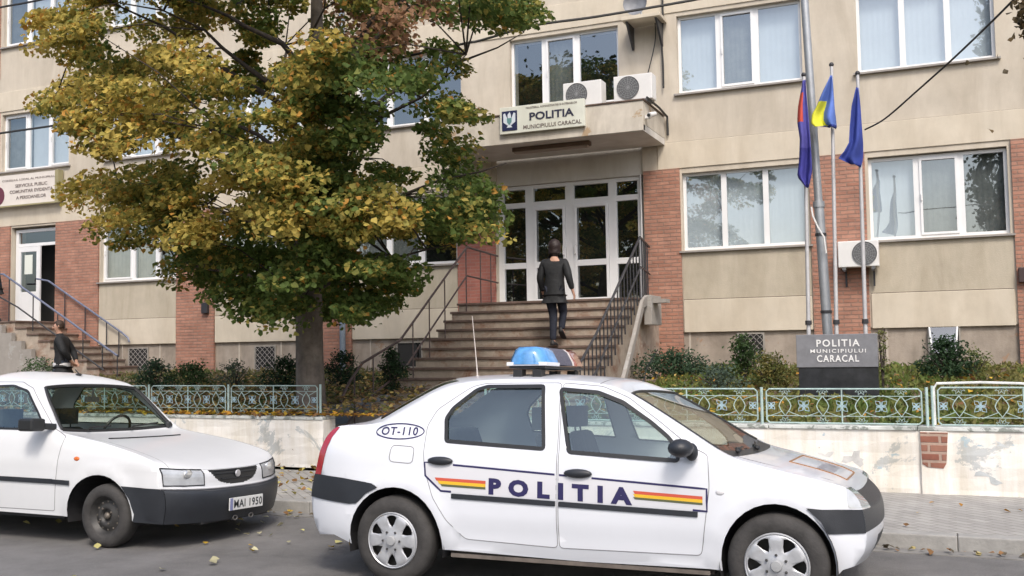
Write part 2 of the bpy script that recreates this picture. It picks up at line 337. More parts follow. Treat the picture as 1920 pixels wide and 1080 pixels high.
# garden behind the walls, with the low ground of the entrance path between them
tag(grid('garden_ground_left', -40, -8.55, 11.3, 19.1, 70, 26, gz, M['soil']), kind='structure').name = 'garden_ground'
tag(grid('garden_ground', -4.6, 16, 11.3, 19.1, 40, 20, gz, M['soil']), kind='structure')
def pz(x, y): return .12 + max(0, min(1, (y - 11.0) / 3.6)) * .70
tag(grid('entrance_path', -8.55, -4.6, 11.0, 15.2, 8, 24, lambda x, y: .12 + min(5, max(0, math.floor((y - 11.6) / .5))) * .14, M['path']), kind='structure')

# ================================================================ garden walls
wm = bpy.data.materials.new('peeling_white_paint'); wm.use_nodes = True; t = wm.node_tree; N = t.nodes; L = t.links; b = N["Principled BSDF"]; b.inputs['Roughness'].default_value = .88
tc = N.new('ShaderNodeTexCoord')
def nse(sc, det=8, ro=.65, dist=0, mp=None):
    n = N.new('ShaderNodeTexNoise'); n.inputs['Scale'].default_value = sc; n.inputs['Detail'].default_value = det; n.inputs['Roughness'].default_value = ro; n.inputs['Distortion'].default_value = dist
    if mp:
        q = N.new('ShaderNodeMapping'); q.inputs['Scale'].default_value = mp; L.new(tc.outputs['Object'], q.inputs[0]); L.new(q.outputs[0], n.inputs[0])
    else: L.new(tc.outputs['Object'], n.inputs[0])
    return n.outputs[0]
def rmp(src, p0, p1, c0, c1):
    r = N.new('ShaderNodeValToRGB'); L.new(src, r.inputs[0]); e = r.color_ramp.elements; e[0].position = p0; e[1].position = p1; e[0].color = (*c0, 1); e[1].color = (*c1, 1); return r.outputs[0]
def mixc(f, a, c, mode='MIX'):
    x = N.new('ShaderNodeMix'); x.data_type = 'RGBA'; x.blend_type = mode
    if isinstance(f, float): x.inputs[0].default_value = f
    else: L.new(f, x.inputs[0])
    for s_, i in ((a, 6), (c, 7)):
        if isinstance(s_, tuple): x.inputs[i].default_value = (*s_, 1)
        else: L.new(s_, x.inputs[i])
    return x.outputs[2]
W_, K_ = (1, 1, 1), (0, 0, 0)
basec = rmp(nse(1.6), .3, .7, (.74, .71, .65), (.84, .82, .79))
basec = mixc(rmp(nse(1.15, 9, .72, .6), .575, .60, K_, W_), basec, (.50, .52, .52))            # old grey coat showing
basec = mixc(rmp(nse(2.3, 8, .7, .8, (1, 1, 1.4)), .655, .665, K_, W_), basec, (.42, .52, .58))  # blue undercoat flecks
basec = mixc(rmp(nse(5.5, 10, .8, .3, (1, 1, 1.3)), .66, .68, K_, W_), basec, (.36, .31, .25))
basec = mixc(1.0, basec, rmp(nse(1.4, 9, .7, 0, (3.5, 3.5, .3)), .36, .56, (.84, .81, .75), W_), 'MULTIPLY')
L.new(basec, b.inputs[0])
bp = N.new('ShaderNodeBump'); bp.inputs['Strength'].default_value = .5; bp.inputs['Distance'].default_value = .012; L.new(nse(9, 10, .7), bp.inputs['Height']); L.new(bp.outputs[0], b.inputs['Normal'])
M['wallpaint'] = wm
M['coping'] = mat('weathered_coping', (.50, .52, .50), .9, var=.2, vscale=5, dirt=((.22, .24, .22), 6, .52))

def white_wall(x0, x1, ya, yb, label, patches=()):
    t = empty('garden_wall', ((x0 + x1) / 2, ya, .1), label, 'wall')
    b = MB(); n = 40; k = 6                                  # slightly uneven rendered face
    vs = []
    for j in range(k + 1):
        for i in range(n + 1):
            u = i / n; x = x0 + (x1 - x0) * u; y = ya + (yb - ya) * u + .012 * math.sin(x * 3.1 + j) * (0 < j < k); vs.append((x, y, .05 + (.745 - .05) * j / k))
    b.add(vs, [(j * (n + 1) + i, j * (n + 1) + i + 1, (j + 1) * (n + 1) + i + 1, (j + 1) * (n + 1) + i) for j in range(k) for i in range(n)])
    b.quad((x0, ya, .05), (x0, ya, .745), (x0, ya + .28, .745), (x0, ya + .28, .05)); b.quad((x1, yb, .05), (x1, yb + .28, .05), (x1, yb + .28, .745), (x1, yb, .745))
    b.quad((x0, ya, .745), (x1, yb, .745), (x1, yb + .28, .745), (x0, ya + .28, .745)); b.quad((x0, ya + .28, .745), (x1, yb + .28, .745), (x1, yb + .28, .05), (x0, ya + .28, .05))
    b.build('wall_body', M['wallpaint'], t)
    b = MB(); m = int((x1 - x0) / 1.6) + 1
    for i in range(m):
        a = x0 + (x1 - x0) * i / m; c = x0 + (x1 - x0) * (i + 1) / m - .008; ym = ya + (yb - ya) * i / m; ym2 = ya + (yb - ya) * (i + 1) / m
        b.add([(a, ym - .018, .747), (c, ym2 - .018, .747), (c, ym2 + .3, .747), (a, ym + .3, .747), (a, ym - .014, .785), (c, ym2 - .014, .785), (c, ym2 + .3, .785), (a, ym + .3, .785)], [(3, 2, 1, 0), (4, 5, 6, 7), (0, 1, 5, 4), (1, 2, 6, 5), (2, 3, 7, 6), (3, 0, 4, 7)])
    b.build('coping', M['coping'], t, bevel=.006)
    return t
wl = white_wall(-24, -7.55, 11.45, 11.25, 'low cream rendered wall behind the white saloon car, left of the entrance path')
wr = white_wall(-4.75, 10, 11.10, 10.92, 'low peeling white wall with a patch of bare brick, right of the entrance path')
def wall_y(x): return 11.10 - .18 * (x + 4.75) / 14.75
# pilaster with the bare bricks
xa, xb = unpx(1726, 850, 10.97).x, unpx(1778, 850, 10.97).x; yq = wall_y(xa)
b = MB(); b.box(xa, xb, yq - .03, yq + .02, .10, .742); b.build('pilaster', M['wallpaint'], wr, bevel=.006)
b = MB(); zt, zb = .735, unpx(1750, 877, 10.97).z
b.prism([(xa - .0, zt), (xa + .012, zb + .03), (xa + .06, zb), (xb - .05, zb - .01), (xb - .02, zb + .04), (xb + .004, zt)], yq - .036, yq - .02); b.build('bare_brick_patch', M['brick_bare'], wr)
for (px, py, sx, sz) in ((1858, 895, .10, .055), (1500, 853, .05, .035), (1545, 858, .08, .05), (1600, 862, .10, .06), (1880, 838, .05, .03)):   # missing render
    c = unpx(px, py, 10.97); y = wall_y(c.x) - .0045; b = MB(); pts = []
    for i in range(16):
        a = 2 * math.pi * i / 16; q = 1 + .42 * math.sin(a * 3 + px) + .3 * math.sin(a * 5 + py) + .15 * math.sin(a * 8); pts.append((c.x + sx * q * math.cos(a) , c.z + sz * q * math.sin(a) - .4 * sx * math.cos(a) * (1 if px > 1800 else 0)))
    b.prism(pts, y + .003, y + .02); b.build('render_scar', mat('scar_grey_blue', (.58, .575, .56) if px < 1700 else (.47, .50, .51), .9, var=.2, vscale=8), wr)
# a tuft hole in the left wall
p_ = MB(); c = unpx(537, 862, 11.3); p_.ball(c, .035, 8, (1.4, .4, .8)); p_.build('drain_hole', M['dark'], wl)

# ================================================================ building
FY = 19.0; ZG = .6
B = empty('police_station', (-7, FY, 1.0), 'three storey beige police station with brick piers and white framed windows', 'building')
bays = [(-22.35, -20.78, 'door'), (-19.28, -16.9, 'w'), (-15.7, -13.3, 'w'), (-11.95, -9.42, 'w'), (-8.5, -5.36, 'door'), (-4.59, -2.27, 'w'), (-1.22, 1.02, 'w'), (2.2, 4.5, 'w'), (5.7, 8.0, 'w')]
ups = [(-22.75, -20.38), (-19.1, -16.85), (-15.6, -13.3), (-11.9, -9.27), (-8.14, -5.80), (-4.62, -2.29), (-1.33, .92), (2.2, 4.5), (5.7, 8.0)]
opens = []
for a, c, k in bays: opens.append((a, c, 2.5 if k == 'door' else 3.46, 5.0 if a < -20 else 5.62 if k == 'door' else 4.95))
for a, c in ups: opens.append((a, c, 6.5, 8.02)); opens.append((a, c, 9.83, 11.35))
xs = sorted({-26.0, 9.2} | {o[0] for o in opens} | {o[1] for o in opens}); zs = sorted({1.92, 12.6} | {o[2] for o in opens} | {o[3] for o in opens})
def inop(x, z): return any(o[0] < x < o[1] and o[2] < z < o[3] for o in opens)
wb = MB(); RV = .16
for i in range(len(xs) - 1):
    for j in range(len(zs) - 1):
        x0, x1, z0, z1 = xs[i], xs[i + 1], zs[j], zs[j + 1]; mx_, mz_ = (x0 + x1) / 2, (z0 + z1) / 2
        if not inop(mx_, mz_): wb.quad((x0, FY, z0), (x1, FY, z0), (x1, FY, z1), (x0, FY, z1))
for (a, c, d, e) in opens:
    wb.quad((a, FY, d), (a, FY, e), (a, FY + .45, e), (a, FY + .45, d)); wb.quad((c, FY, d), (c, FY + .45, d), (c, FY + .45, e), (c, FY, e))
    wb.quad((a, FY, e), (c, FY, e), (c, FY + .45, e), (a, FY + .45, e)); wb.quad((a, FY, d), (a, FY + .45, d), (c, FY + .45, d), (c, FY, d))
wb.quad((-26, FY, 1.92), (-26, FY + 9, 1.92), (-26, FY + 9, 12.6), (-26, FY, 12.6)); wb.quad((9.2, FY, 1.92), (9.2, FY + 9, 1.92), (9.2, FY + 9, 12.6), (9.2, FY, 12.6)); wb.quad((-26, FY, 12.6), (9.2, FY, 12.6), (9.2, FY + 9, 12.6), (-26, FY + 9, 12.6))
wb.build('wall', M['plaster'], B, fix=False)
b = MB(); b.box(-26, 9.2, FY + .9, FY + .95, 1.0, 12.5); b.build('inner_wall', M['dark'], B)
M['joint'] = mat('grimy_joint', (.17, .145, .12), .95)
# spandrel panels under the ground floor windows, lighter band below each
for a, c, k in bays:
    if k == 'door': continue
    i = bays.index((a, c, k)); x0 = a - .02; x1 = c + .02
    b = MB(); b.box(x0, x1, FY - .012, FY + .02, 2.53, 3.425); b.build('spandrel_panel', M['plaster_panel'], B); b = MB(); b.box(x0, x1, FY - .010, FY + .01, 2.516, 2.529); b.build('panel_joint', M['joint'], B)
    b = MB(); b.box(x0, x1, FY - .03, FY + .02, 1.90, 2.515); b.build('spandrel_band', M['plaster_light'], B, bevel=.008)
# beam band above the ground floor, thin joint lines
b = MB(); x = -26
b.box(-26, -8.6, FY - .022, FY + .01, 5.05, 5.56); b.box(-5.05, 9.2, FY - .022, FY + .01, 5.05, 5.56); b.build('beam_band', M['plaster_light'], B, bevel=.006); b = MB(); b.box(-26, 9.2, FY - .006, FY + .01, 5.562, 5.572); b.build('panel_joint', mat('faint_joint', (.33, .29, .24), .95), B)
b = MB(); b.box(-26, 9.2, FY - .022, FY + .01, 8.10, 8.62); b.build('beam_band', M['plaster_light'], B, bevel=.006)
# plinth
b = MB(); b.box(-26, 9.2, FY + .03, FY + .3, .7, 1.93); b.build('plinth', M['plinth'], B)
b = MB()
for x in np.arange(-25.6, 9, 1.17): b.box(x, x + .035, FY + .015, FY + .035, .8, 1.90)
b.build('plinth_ribs', mat('plinth_rib', (.46, .41, .35), .9, var=.15), B, split=True)
# piers: brick on the ground floor
piers = [(-24.6, -22.37), (-20.76, -19.32), (-16.86, -15.74), (-13.26, -12.0), (-9.38, -8.52), (-5.34, -4.63), (-2.23, -1.27), (1.08, 2.14), (4.56, 5.64)]
for a, c in piers:
    b = MB(); b.box(a, c, FY - .045, FY + .02, 1.0, 5.045); b.build('brick_pier', M['brick_red'] if a in (-9.38,) else M['brick'], B)
for a, c in [(-24.6, -22.85), (-5.75, -4.70)]:
    b = MB(); b.box(a, c, FY - .03, FY + .02, 8.63 if a > -10 else 9.0, 12.4); b.build('brick_pier', M['brick'], B)
b = MB(); b.box(-24.6, -22.82, FY - .03, FY + .02, 5.6, 8.09); b.build('brick_pier', mat('pinkish_pier', (.50, .31, .27), .9, var=.1, vscale=3), B)

def window(x0, x1, z0, z1, fr, styles, parent=B, sill=True, fw=.055, y=None, name='window'):
    y = FY + .10 if y is None else y
    b = MB(); b.box(x0, x1, y, y + .07, z0, z0 + fw * 1.1); b.box(x0, x1, y, y + .07, z1 - fw, z1); b.box(x0, x0 + fw, y, y + .07, z0 + fw * 1.1, z1 - fw); b.box(x1 - fw, x1, y, y + .07, z0 + fw * 1.1, z1 - fw)
    cuts = [x0] + [x0 + (x1 - x0) * f for f in fr] + [x1]
    for c in cuts[1:-1]: b.box(c - .05, c + .05, y + .002, y + .068, z0 + fw * 1.1, z1 - fw)
    fo = b.build(name, M['upvc'], parent)
    for i, st in enumerate(styles):
        a = cuts[i] + (fw if i == 0 else .05); c = cuts[i + 1] - (fw if i == len(styles) - 1 else .05)
        if st[0] == 's':                                           # an opening sash with its own frame
            q = MB(); e = .04; q.box(a, c, y - .018, y + .04, z0 + fw * 1.1, z0 + fw * 1.1 + e); q.box(a, c, y - .018, y + .04, z1 - fw - e, z1 - fw); q.box(a, a + e, y - .018, y + .04, z0 + fw * 1.1 + e, z1 - fw - e); q.box(c - e, c, y - .018, y + .04, z0 + fw * 1.1 + e, z1 - fw - e)
            q.box(a + .012, a + .03, y - .045, y - .018, (z0 + z1) / 2 - .07, (z0 + z1) / 2 + .05); q.build('sash', M['upvc'], fo)
        q = MB(); q.quad((a - .01, y + .03, z0 + .02), (c + .01, y + .03, z0 + .02), (c + .01, y + .03, z1 - .02), (a - .01, y + .03, z1 - .02)); q.build('pane', M['glass'], fo)
        cs = {'p': 'curtain', 'd': 'curtain_dim', 'c': 'curtain_cream'}.get(st[1])
        if cs:
            q = MB(); n = 26; vs = []
            for jj in (z0 - .02, z1 + .02):
                for k in range(n + 1): vs.append((a - .05 + (c - a + .1) * k / n, y + .16 + (.010 if st[1] != 'p' else .003) * math.sin(k * 1.9 + x0) + (.008 if k % 2 and st[1] != 'p' else 0), jj))
            q.add(vs, [(k, k + 1, n + 2 + k, n + 1 + k) for k in range(n)]); q.build('curtain', M[cs], fo, smooth='all')
    if sill:
        q = MB(); q.box(x0 - .07, x1 + .07, FY - .075, y + .01, z0 - .045, z0 - .012); q.build('sill', M['sill'], fo)
    return fo
window(-1.22, 1.02, 3.46, 4.93, (.355, .675), ('fp', 'sd', 'fd'))
window(-4.59, -2.27, 3.46, 4.95, (.335, .67), ('fp', 'fp', 'fp'))
window(-11.95, -9.42, 3.46, 4.95, (.33, .66), ('fd', 'sd', 'fn'))
window(-15.7, -13.3, 3.46, 4.95, (.33, .66), ('fc', 'sc', 'fd'))
window(-19.28, -16.9, 3.46, 4.95, (.41, .72), ('sc', 'fc', 'sd'))
window(2.2, 4.5, 3.46, 4.93, (.33, .66), ('fp', 'sd', 'fp'))
window(-22.75, -20.38, 6.5, 8.02, (.36, .68), ('sd', 'fp', 'sp'))
window(-19.1, -16.85, 6.5, 8.02, (.33, .66), ('sp', 'fp', 'sp'))
window(-15.6, -13.3, 6.5, 8.02, (.33, .66), ('sd', 'fp', 'sp'))
window(-11.9, -9.27, 6.5, 8.02, (.33, .66), ('sn', 'fn', 'fn'))
window(-8.14, -5.80, 6.5, 8.02, (.31, .62), ('fn', 'sd', 'fn'))
window(-4.62, -2.29, 6.5, 8.02, (.335, .64), ('fp', 'sd', 'fp'))
window(-1.33, .92, 6.5, 8.02, (.34, .67), ('fp', 'fp', 'fp'))
window(2.2, 4.5, 6.5, 8.02, (.34, .67), ('fp', 'fp', 'fp'))
window(-22.75, -20.38, 9.83, 11.35, (.36, .68), ('sd', 'fp', 'sp'))
window(-19.1, -16.85, 9.83, 11.35, (.33, .66), ('sp', 'fp', 'sp'))

# ---- main entrance: white door set in a recess
EY = FY + .12
T = MB(); zb = 2.52; zt = 4.99
P = lambda px: unpx(px, 450, EY).x
posts = [(927, 945), (986, 1001), (1061, 1077), (1142, 1157), (1197, 1206)]
for a, c in posts: T.box(P(a), P(c), EY, EY + .08, zb, zt)
X0, X1 = P(927), P(1206)
T.box(X0, X1, EY + .003, EY + .077, zt - .08, zt); T.box(X0, X1, EY + .003, EY + .077, 4.53, 4.64)
for (a, c) in ((945, 986), (1157, 1197)): T.box(P(a), P(c), EY + .003, EY + .077, 3.28, 3.40); T.box(P(a), P(c), EY + .003, EY + .077, zb, zb + .07)
ent = T.build('entrance_frame', M['upvc'], B, bevel=.006)
for (a, c) in ((945, 986), (1001, 1061), (1077, 1142), (1157, 1197)):
    q = MB(); q.quad((P(a) - .01, EY + .05, zb), (P(c) + .01, EY + .05, zb), (P(c) + .01, EY + .05, zt), (P(a) - .01, EY + .05, zt)); q.build('pane', M['glass'], ent)
for (a, c, hx) in ((1001, 1061, 1), (1077, 1142, 0)):
    q = MB(); a_, c_ = P(a) + .004, P(c) - .004; e = .055
    q.box(a_, c_, EY - .025, EY + .035, zb + .01, zb + .12); q.box(a_, c_, EY - .025, EY + .035, 4.46, 4.526); q.box(a_, a_ + e, EY - .025, EY + .035, zb + .12, 4.46); q.box(c_ - e, c_, EY - .025, EY + .035, zb + .12, 4.46); q.box(a_ + e, c_ - e, EY - .022, EY + .03, 3.28, 3.40)
    d = q.build('door', M['upvc'], B, bevel=.005)
    q = MB(); hxx = c_ - .03 if hx else a_ + .03; q.tube([(hxx, EY - .03, 3.52), (hxx, EY - .08, 3.52), (hxx, EY - .08, 3.70), (hxx, EY - .03, 3.70)], .012); q.build('handle', M['ac'], d)
b = MB(); b.box(X0 - .02, X1 + .05, EY - .06, EY + .3, 4.995, 5.64); b.build('lintel', M['beam'], B)
b = MB(); b.box(X1, X1 + .02, FY, FY + .12, 2.5, 5.0); b.build('jamb_trim', M['upvc'], B)

# ---- canopy over the entrance, its parapet carries the sign
CN = empty('entrance_canopy', (-7, 17.5, 5.5), 'concrete canopy with low plastered parapet above the main entrance steps', 'canopy')
b = MB(); b.box(-9.3, -4.90, 17.5, FY - .03, 5.52, 5.64); b.build('slab', M['beam'], CN)
M['parapet'] = mat('parapet_plaster', (.60, .555, .48), .9, var=.1, vscale=2.5, stain=.25, dirt=((.42, .31, .2), 1.6, .63))
b = MB(); b.box(-9.3, -4.90, 17.48, 17.60, 5.525, 6.07); b.box(-5.02, -4.90, 17.602, FY - .03, 5.645, 6.07); b.box(-9.3, -9.18, 17.602, FY - .03, 5.645, 6.07); b.build('parapet', M['parapet'], CN, bevel=.008)
b = MB(); b.box(-9.32, -4.88, 17.46, 17.62, 6.075, 6.10); b.box(-5.04, -4.88, 17.622, FY - .04, 6.075, 6.10); b.build('parapet_flashing', mat('rusty_flashing', (.12, .08, .06), .6, var=.4, vscale=8), CN)
LB = empty('canopy_lamp', (-6.8, 18, 5.46), 'long brown lamp box fixed under the entrance canopy', 'lamp')
b = MB(); b.box(-7.62, -6.05, 17.82, 17.98, 5.44, 5.518); b.build('lamp_housing', M['wood_dark'], LB, bevel=.01)
b = MB(); b.box(-7.58, -6.09, 17.84, 17.96, 5.405, 5.438); b.build('diffuser', mat('dusty_diffuser', (.35, .27, .22), .5), LB)
# pipe and white gutter spout at the right end of the canopy
b = MB(); a0 = Vector((-4.84, 17.55, 6.13)); b.tube([a0, (-4.84, 18.4, 6.12), (-4.83, 18.94, 6.06), (-4.83, 18.96, 5.7)], .022); tag(b.build('drain_pipe', M['cable'], smooth=True), 'black hose running back along the right end of the canopy', 'pipe')
sc_ = empty('security_camera', (-4.8, 17.7, 5.8), 'white bullet camera on the right end of the entrance canopy', 'camera')
b = MB(); b.tube([(-4.78, 17.45, 5.78), (-4.76, 17.75, 5.86)], .045, 10); b.build('camera_body', M['ac'], sc_, smooth=True)
b = MB(); b.tube([(-4.785, 17.43, 5.775), (-4.782, 17.46, 5.78)], .03, 10); b.build('lens', M['dark'], sc_)
b = MB(); b.box(-4.90, -4.80, 17.6, 17.66, 5.76, 5.82); b.build('bracket', M['ac'], sc_)

# ---- main stairs: landing and ten risers
ST = empty('entrance_stairs', (-6.8, 16, .8), 'broad worn concrete steps with rusty stains rising to the main door', 'stairs')
SX0, SX1, ZL, YL, RI, TR, NS = -8.55, -5.1, 2.52, 17.3, .168, .285, 10
b = MB(); b.box(SX0, SX1, YL, FY - .05, .7, ZL - .045)
for i in range(1, NS + 1): b.box(SX0 , SX1, YL - i * TR, YL - (i - 1) * TR - .001, .5, ZL - i * RI - .045)
b.build('flight', M['steps'], ST)
for i in range(NS + 1):
    b = MB(); b.box(SX0 - .03, SX1 + .02, YL - i * TR - .03, (FY - .05 if i == 0 else YL - (i - 1) * TR - .002), ZL - i * RI - .043, ZL - i * RI); b.build('tread', M['tread'], ST, bevel=.006)
b = MB(); yb_ = YL - NS * TR
pa_ = [(SX1 + .13, YL + .2, 2.55), (SX1 + .15, YL - .1, 2.46), (-4.80, 16.1, 1.80), (-4.66, 15.0, 1.16)]
for k in range(3):
    p0, p1 = pa_[k], pa_[k + 1]; h0, h1 = .18, .14; w_ = .065
    b.add([(p0[0], p0[1], p0[2] - h0), (p0[0] + w_, p0[1], p0[2] - h0), (p1[0] + w_, p1[1], p1[2] - h1), (p1[0], p1[1], p1[2] - h1), (p0[0], p0[1], p0[2]), (p0[0] + w_, p0[1], p0[2]), (p1[0] + w_, p1[1], p1[2]), (p1[0], p1[1], p1[2])], [(3, 2, 1, 0), (4, 5, 6, 7), (0, 1, 5, 4), (1, 2, 6, 5), (2, 3, 7, 6), (3, 0, 4, 7)])
b.build('side_wall', M['cheek'], ST, bevel=.008)
b = MB(); b.box(SX1 + .12, SX1 + .26, YL + .22, YL + .9, 2.03, ZL + .04); b.build('landing_side', M['cheek'], ST, bevel=.01)
b = MB(); b.box(SX1 + .262, SX1 + .50, YL + .3, YL + .60, ZL - .10, ZL - .03); b.build('landing_ledge', M['cheek'], ST)

def rail(name, label, paths, posts, m, r=.022, rp=.013, group=None, extra=()):
    c = paths[0][0]; t = empty(name, (c[0], c[1], c[2] - 1), label, 'railing', group)
    for i, p in enumerate(paths):
        b = MB(); b.tube(p, r if i == 0 else r * .8, 8); b.build('handrail' if i == 0 else 'mid_rail', m if not isinstance(m, tuple) else m[min(i, len(m) - 1)], t, smooth=True)
    for (x, y, z0, z1) in posts:
        b = MB(); b.tube([(x, y, z0), (x, y, z1)], rp, 6); b.build('baluster', m if not isinstance(m, tuple) else m[-1], t, smooth=True)
    for e in extra: b = MB(); b.tube(e, rp, 6); b.build('baluster', m, t)
    return t
RX = -8.36
def up1(y):                # height of the left handrail
    pts = [(12.6, .55), (13.18, 1.20), (13.54, 1.46), (14.71, 1.81), (17.3, 3.59), (19, 3.57)]
    return np.interp(y, [p[0] for p in pts], [p[1] for p in pts])
def lo1(y): return np.interp(y, [12.6, 13.19, 13.8, 14.83, 17.28, 19], [.2, .62, .94, 1.32, 3.04, 3.02])
pa = [(RX, y, up1(y)) for y in (12.9, 13.18, 13.54, 14.71, 17.3)] + [(RX - .1, 18.95, 3.55)]
pb = [(RX, y, lo1(y)) for y in (12.95, 13.19, 13.8, 14.83, 17.28)] + [(RX - .1, 18.95, 3.0)]
def step_z(y): return ZL - max(0, math.ceil((YL - y) / TR)) * RI if y > yb_ else .12 + min(5, max(0, math.floor((y - 11.6) / .5))) * .14
ps = [(RX, y, step_z(y) + (0 if y < 17.2 else 0), up1(y)) for y in (13.3, 13.85, 14.4, 15.15, 15.75, 16.35, 17.25)] + [(RX - .05, 18.0, ZL, 3.57), (RX - .1, 18.6, ZL, 3.56)]
rail('stair_railing', 'brown iron railing along the left side of the main entrance steps', [pa, pb], ps, M['iron'])
RX2 = -4.96
pa = [(RX2, 13.8, .95 + .35), (RX2, 14.75, 1.83), (RX2, 17.3, 3.58), (-5.24, 18.9, 3.56)]
pb = [(RX2, 13.9, .75), (RX2, 14.8, 1.32), (RX2, 17.3, 3.05), (-5.24, 18.9, 3.03)]
ps = [(RX2 - max(0, y - 17.3) * .175, y, max(step_z(y), .7), np.interp(y, [13.8, 14.75, 17.3, 19], [1.3, 1.83, 3.58, 3.56])) for y in list(np.arange(14.0, 17.35, .19)) + [17.6, 17.9, 18.2, 18.5]]
rail('stair_railing', 'close-set dark iron railing along the right side of the main entrance steps', [pa, pb], ps, M['iron_black'])

# ---- side entrance on the left with its own steps
DX0, DX1 = -22.33, -20.80
T = MB(); y = FY + .12
T.box(DX0, DX0 + .10, y, y + .07, 2.5, 4.95); T.box(DX1 - .05, DX1, y, y + .07, 2.5, 4.95); T.box(DX0 + .1, DX1 - .05, y + .002, y + .068, 4.87, 4.95); T.box(DX0 + .1, DX1 - .05, y + .002, y + .068, 4.5, 4.58)
so_ = T.build('side_entrance_frame', M['upvc'], B, bevel=.005)
q = MB(); q.quad((DX0 + .1, y + .03, 4.58), (DX1 - .05, y + .03, 4.58), (DX1 - .05, y + .03, 4.87), (DX0 + .1, y + .03, 4.87)); q.build('pane', M['glass'], so_)
q = MB(); a_, c_ = DX0 + .105, DX0 + .105 + .78
q.box(a_, a_ + .10, y - .02, y + .03, 2.53, 4.49); q.box(c_ - .13, c_, y - .02, y + .03, 2.53, 4.49); q.box(a_ + .1, c_ - .13, y - .018, y + .028, 4.36, 4.49); q.box(a_ + .1, c_ - .13, y - .018, y + .028, 2.53, 3.32)
d = q.build('door', M['upvc'], B, bevel=.005); d['label'] = 'white side door, half glazed with a notice'
q = MB(); q.quad((a_ + .1, y, 3.32), (c_ - .13, y, 3.32), (c_ - .13, y, 4.36), (a_ + .1, y, 4.36)); q.build('pane', M['glass'], d)
q = MB(); q.box(a_ + .22, a_ + .50, y - .006, y - .003, 3.78, 4.28); q.build('notice', mat('paper', (.7, .74, .68), .8), d)
SS = empty('side_stairs', (-19.2, 18.3, 1), 'concrete side steps climbing left to the half glazed side door', 'stairs')
b = MB(); b.box(-24, -20.72, 17.75, FY - .05, .7, 2.475)
for i in range(1, 9): b.box(-20.719 + (i - 1) * .385, -20.72 + i * .385, 17.75, FY - .05, .6, 2.475 - i * .162)
b.build('flight', M['steps'], SS)
for i in range(9):
    b = MB(); b.box(-24 if i == 0 else -20.70 + (i - 1) * .385, -20.69 + i * .385, 17.72, FY - .06, 2.478 - i * .162, 2.52 - i * .162); b.build('tread', M['tread'], SS, bevel=.005)
b = MB()
for i in range(6): b.box(-21.3 + i * .33, -21.302 + (i + 1) * .33, 17.58, 17.7, .7, 2.42 - i * .2)
b.box(-24, -21.302, 17.58, 17.7, .7, 2.45)
b.build('stepped_cheek', M['cheek'], SS)
sl_ = -.557
f = lambda x: 3.58 + (x + 20.95) * sl_
pa = [(-23.5, 17.72, 3.66), (-21.1, 17.72, 3.66)] + [(x, 17.72, f(x)) for x in (-20.6, -19, -17.45)]
pb = [(-23.5, 17.72, 3.1), (-21.2, 17.72, 3.1)] + [(x, 17.72, f(x) - .55) for x in (-20.6, -19, -17.85)]
rail('side_railing', 'blue-grey front railing of the side steps, nearest the street', [pa, pb], [(x, 17.72, max(.9, 2.5 - max(0, (x + 20.7) * .42)), f(x) if x > -21 else 3.66) for x in (-22.6, -21.8, -20.9, -20.1, -19.3, -18.5, -17.9, -17.45)], (M['iron_blue'], M['iron_black']), r=.024, rp=.014)
pa = [(-21.3, 18.88, 3.62)] + [(x, 18.88, f(x)) for x in (-20.9, -19, -18.45)] + [(-18.26, 18.88, 2.06), (-18.22, 18.88, 1.96)]
rail('side_railing', 'blue-grey wall-side railing of the side steps with a bent end', [pa], [(x, 18.88, max(.9, 2.5 - max(0, (x + 20.7) * .42)), f(x)) for x in (-20.33, -19.65, -18.95, -18.55)], (M['iron_blue'], M['iron_black']), r=.024, rp=.014)

# ---- basement windows
def basement(px0, px1, py0, py1, label, grille=True, flap=False):
    a = unpx(px0, (py0 + py1) / 2, FY); c = unpx(px1, (py0 + py1) / 2, FY); z1 = unpx(px0, py0, FY).z; z0 = unpx(px0, py1, FY).z
    b = MB(); y = FY - .005; e = .03
    b.box(a.x, c.x, y, y + .03, z0, z0 + e); b.box(a.x, c.x, y, y + .03, z1 - e, z1); b.box(a.x, a.x + e, y, y + .03, z0 + e, z1 - e); b.box(c.x - e, c.x, y, y + .03, z0 + e, z1 - e)
    o = b.build('basement_window', mat('dull_metal_frame', (.3, .28, .25), .7, var=.2), B)
    q = MB(); q.quad((a.x + e, y + .02, z0 + e), (c.x - e, y + .02, z0 + e), (c.x - e, y + .02, z1 - e), (a.x + e, y + .02, z1 - e)); q.build('opening', M['dark'], o)
    if grille:
        q = MB(); W, H = c.x - a.x - 2 * e, z1 - z0 - 2 * e; n = 4
        gx = lambda i: a.x + e + W * i / n; gk = lambda i: z0 + e + H * i / n
        for i in range(-n, n + 1):
            p = [(t_, t_ + i) for t_ in (max(0, -i), min(n, n - i))]
            if p[0][0] != p[1][0]:
                q.tube([(gx(p[0][0]), y - .005, gk(p[0][1])), (gx(p[1][0]), y - .005, gk(p[1][1]))], .0055, 4); q.tube([(gx(p[0][0]), y - .012, gk(n - p[0][1])), (gx(p[1][0]), y - .012, gk(n - p[1][1]))], .0055, 4)
        q.build('grille', mat('grey_grille', (.33, .31, .29), .6), o)
    if flap:
        q = MB(); q.add([(a.x + .03, y - .02, z1 - .02), (c.x - .05, y - .02, z1 - .02), (c.x - .09, y - .33, z0 + .12), (a.x + .07, y - .33, z0 + .12)], [(0, 1, 2, 3)]); q.build('tilted_pane', M['glass'], o)
        q = MB(); q.tube([(a.x + .03, y - .02, z1 - .02), (a.x + .07, y - .33, z0 + .12), (c.x - .09, y - .33, z0 + .12), (c.x - .05, y - .02, z1 - .02)], .016, 6); q.build('tilted_frame', M['upvc'], o)
    return o
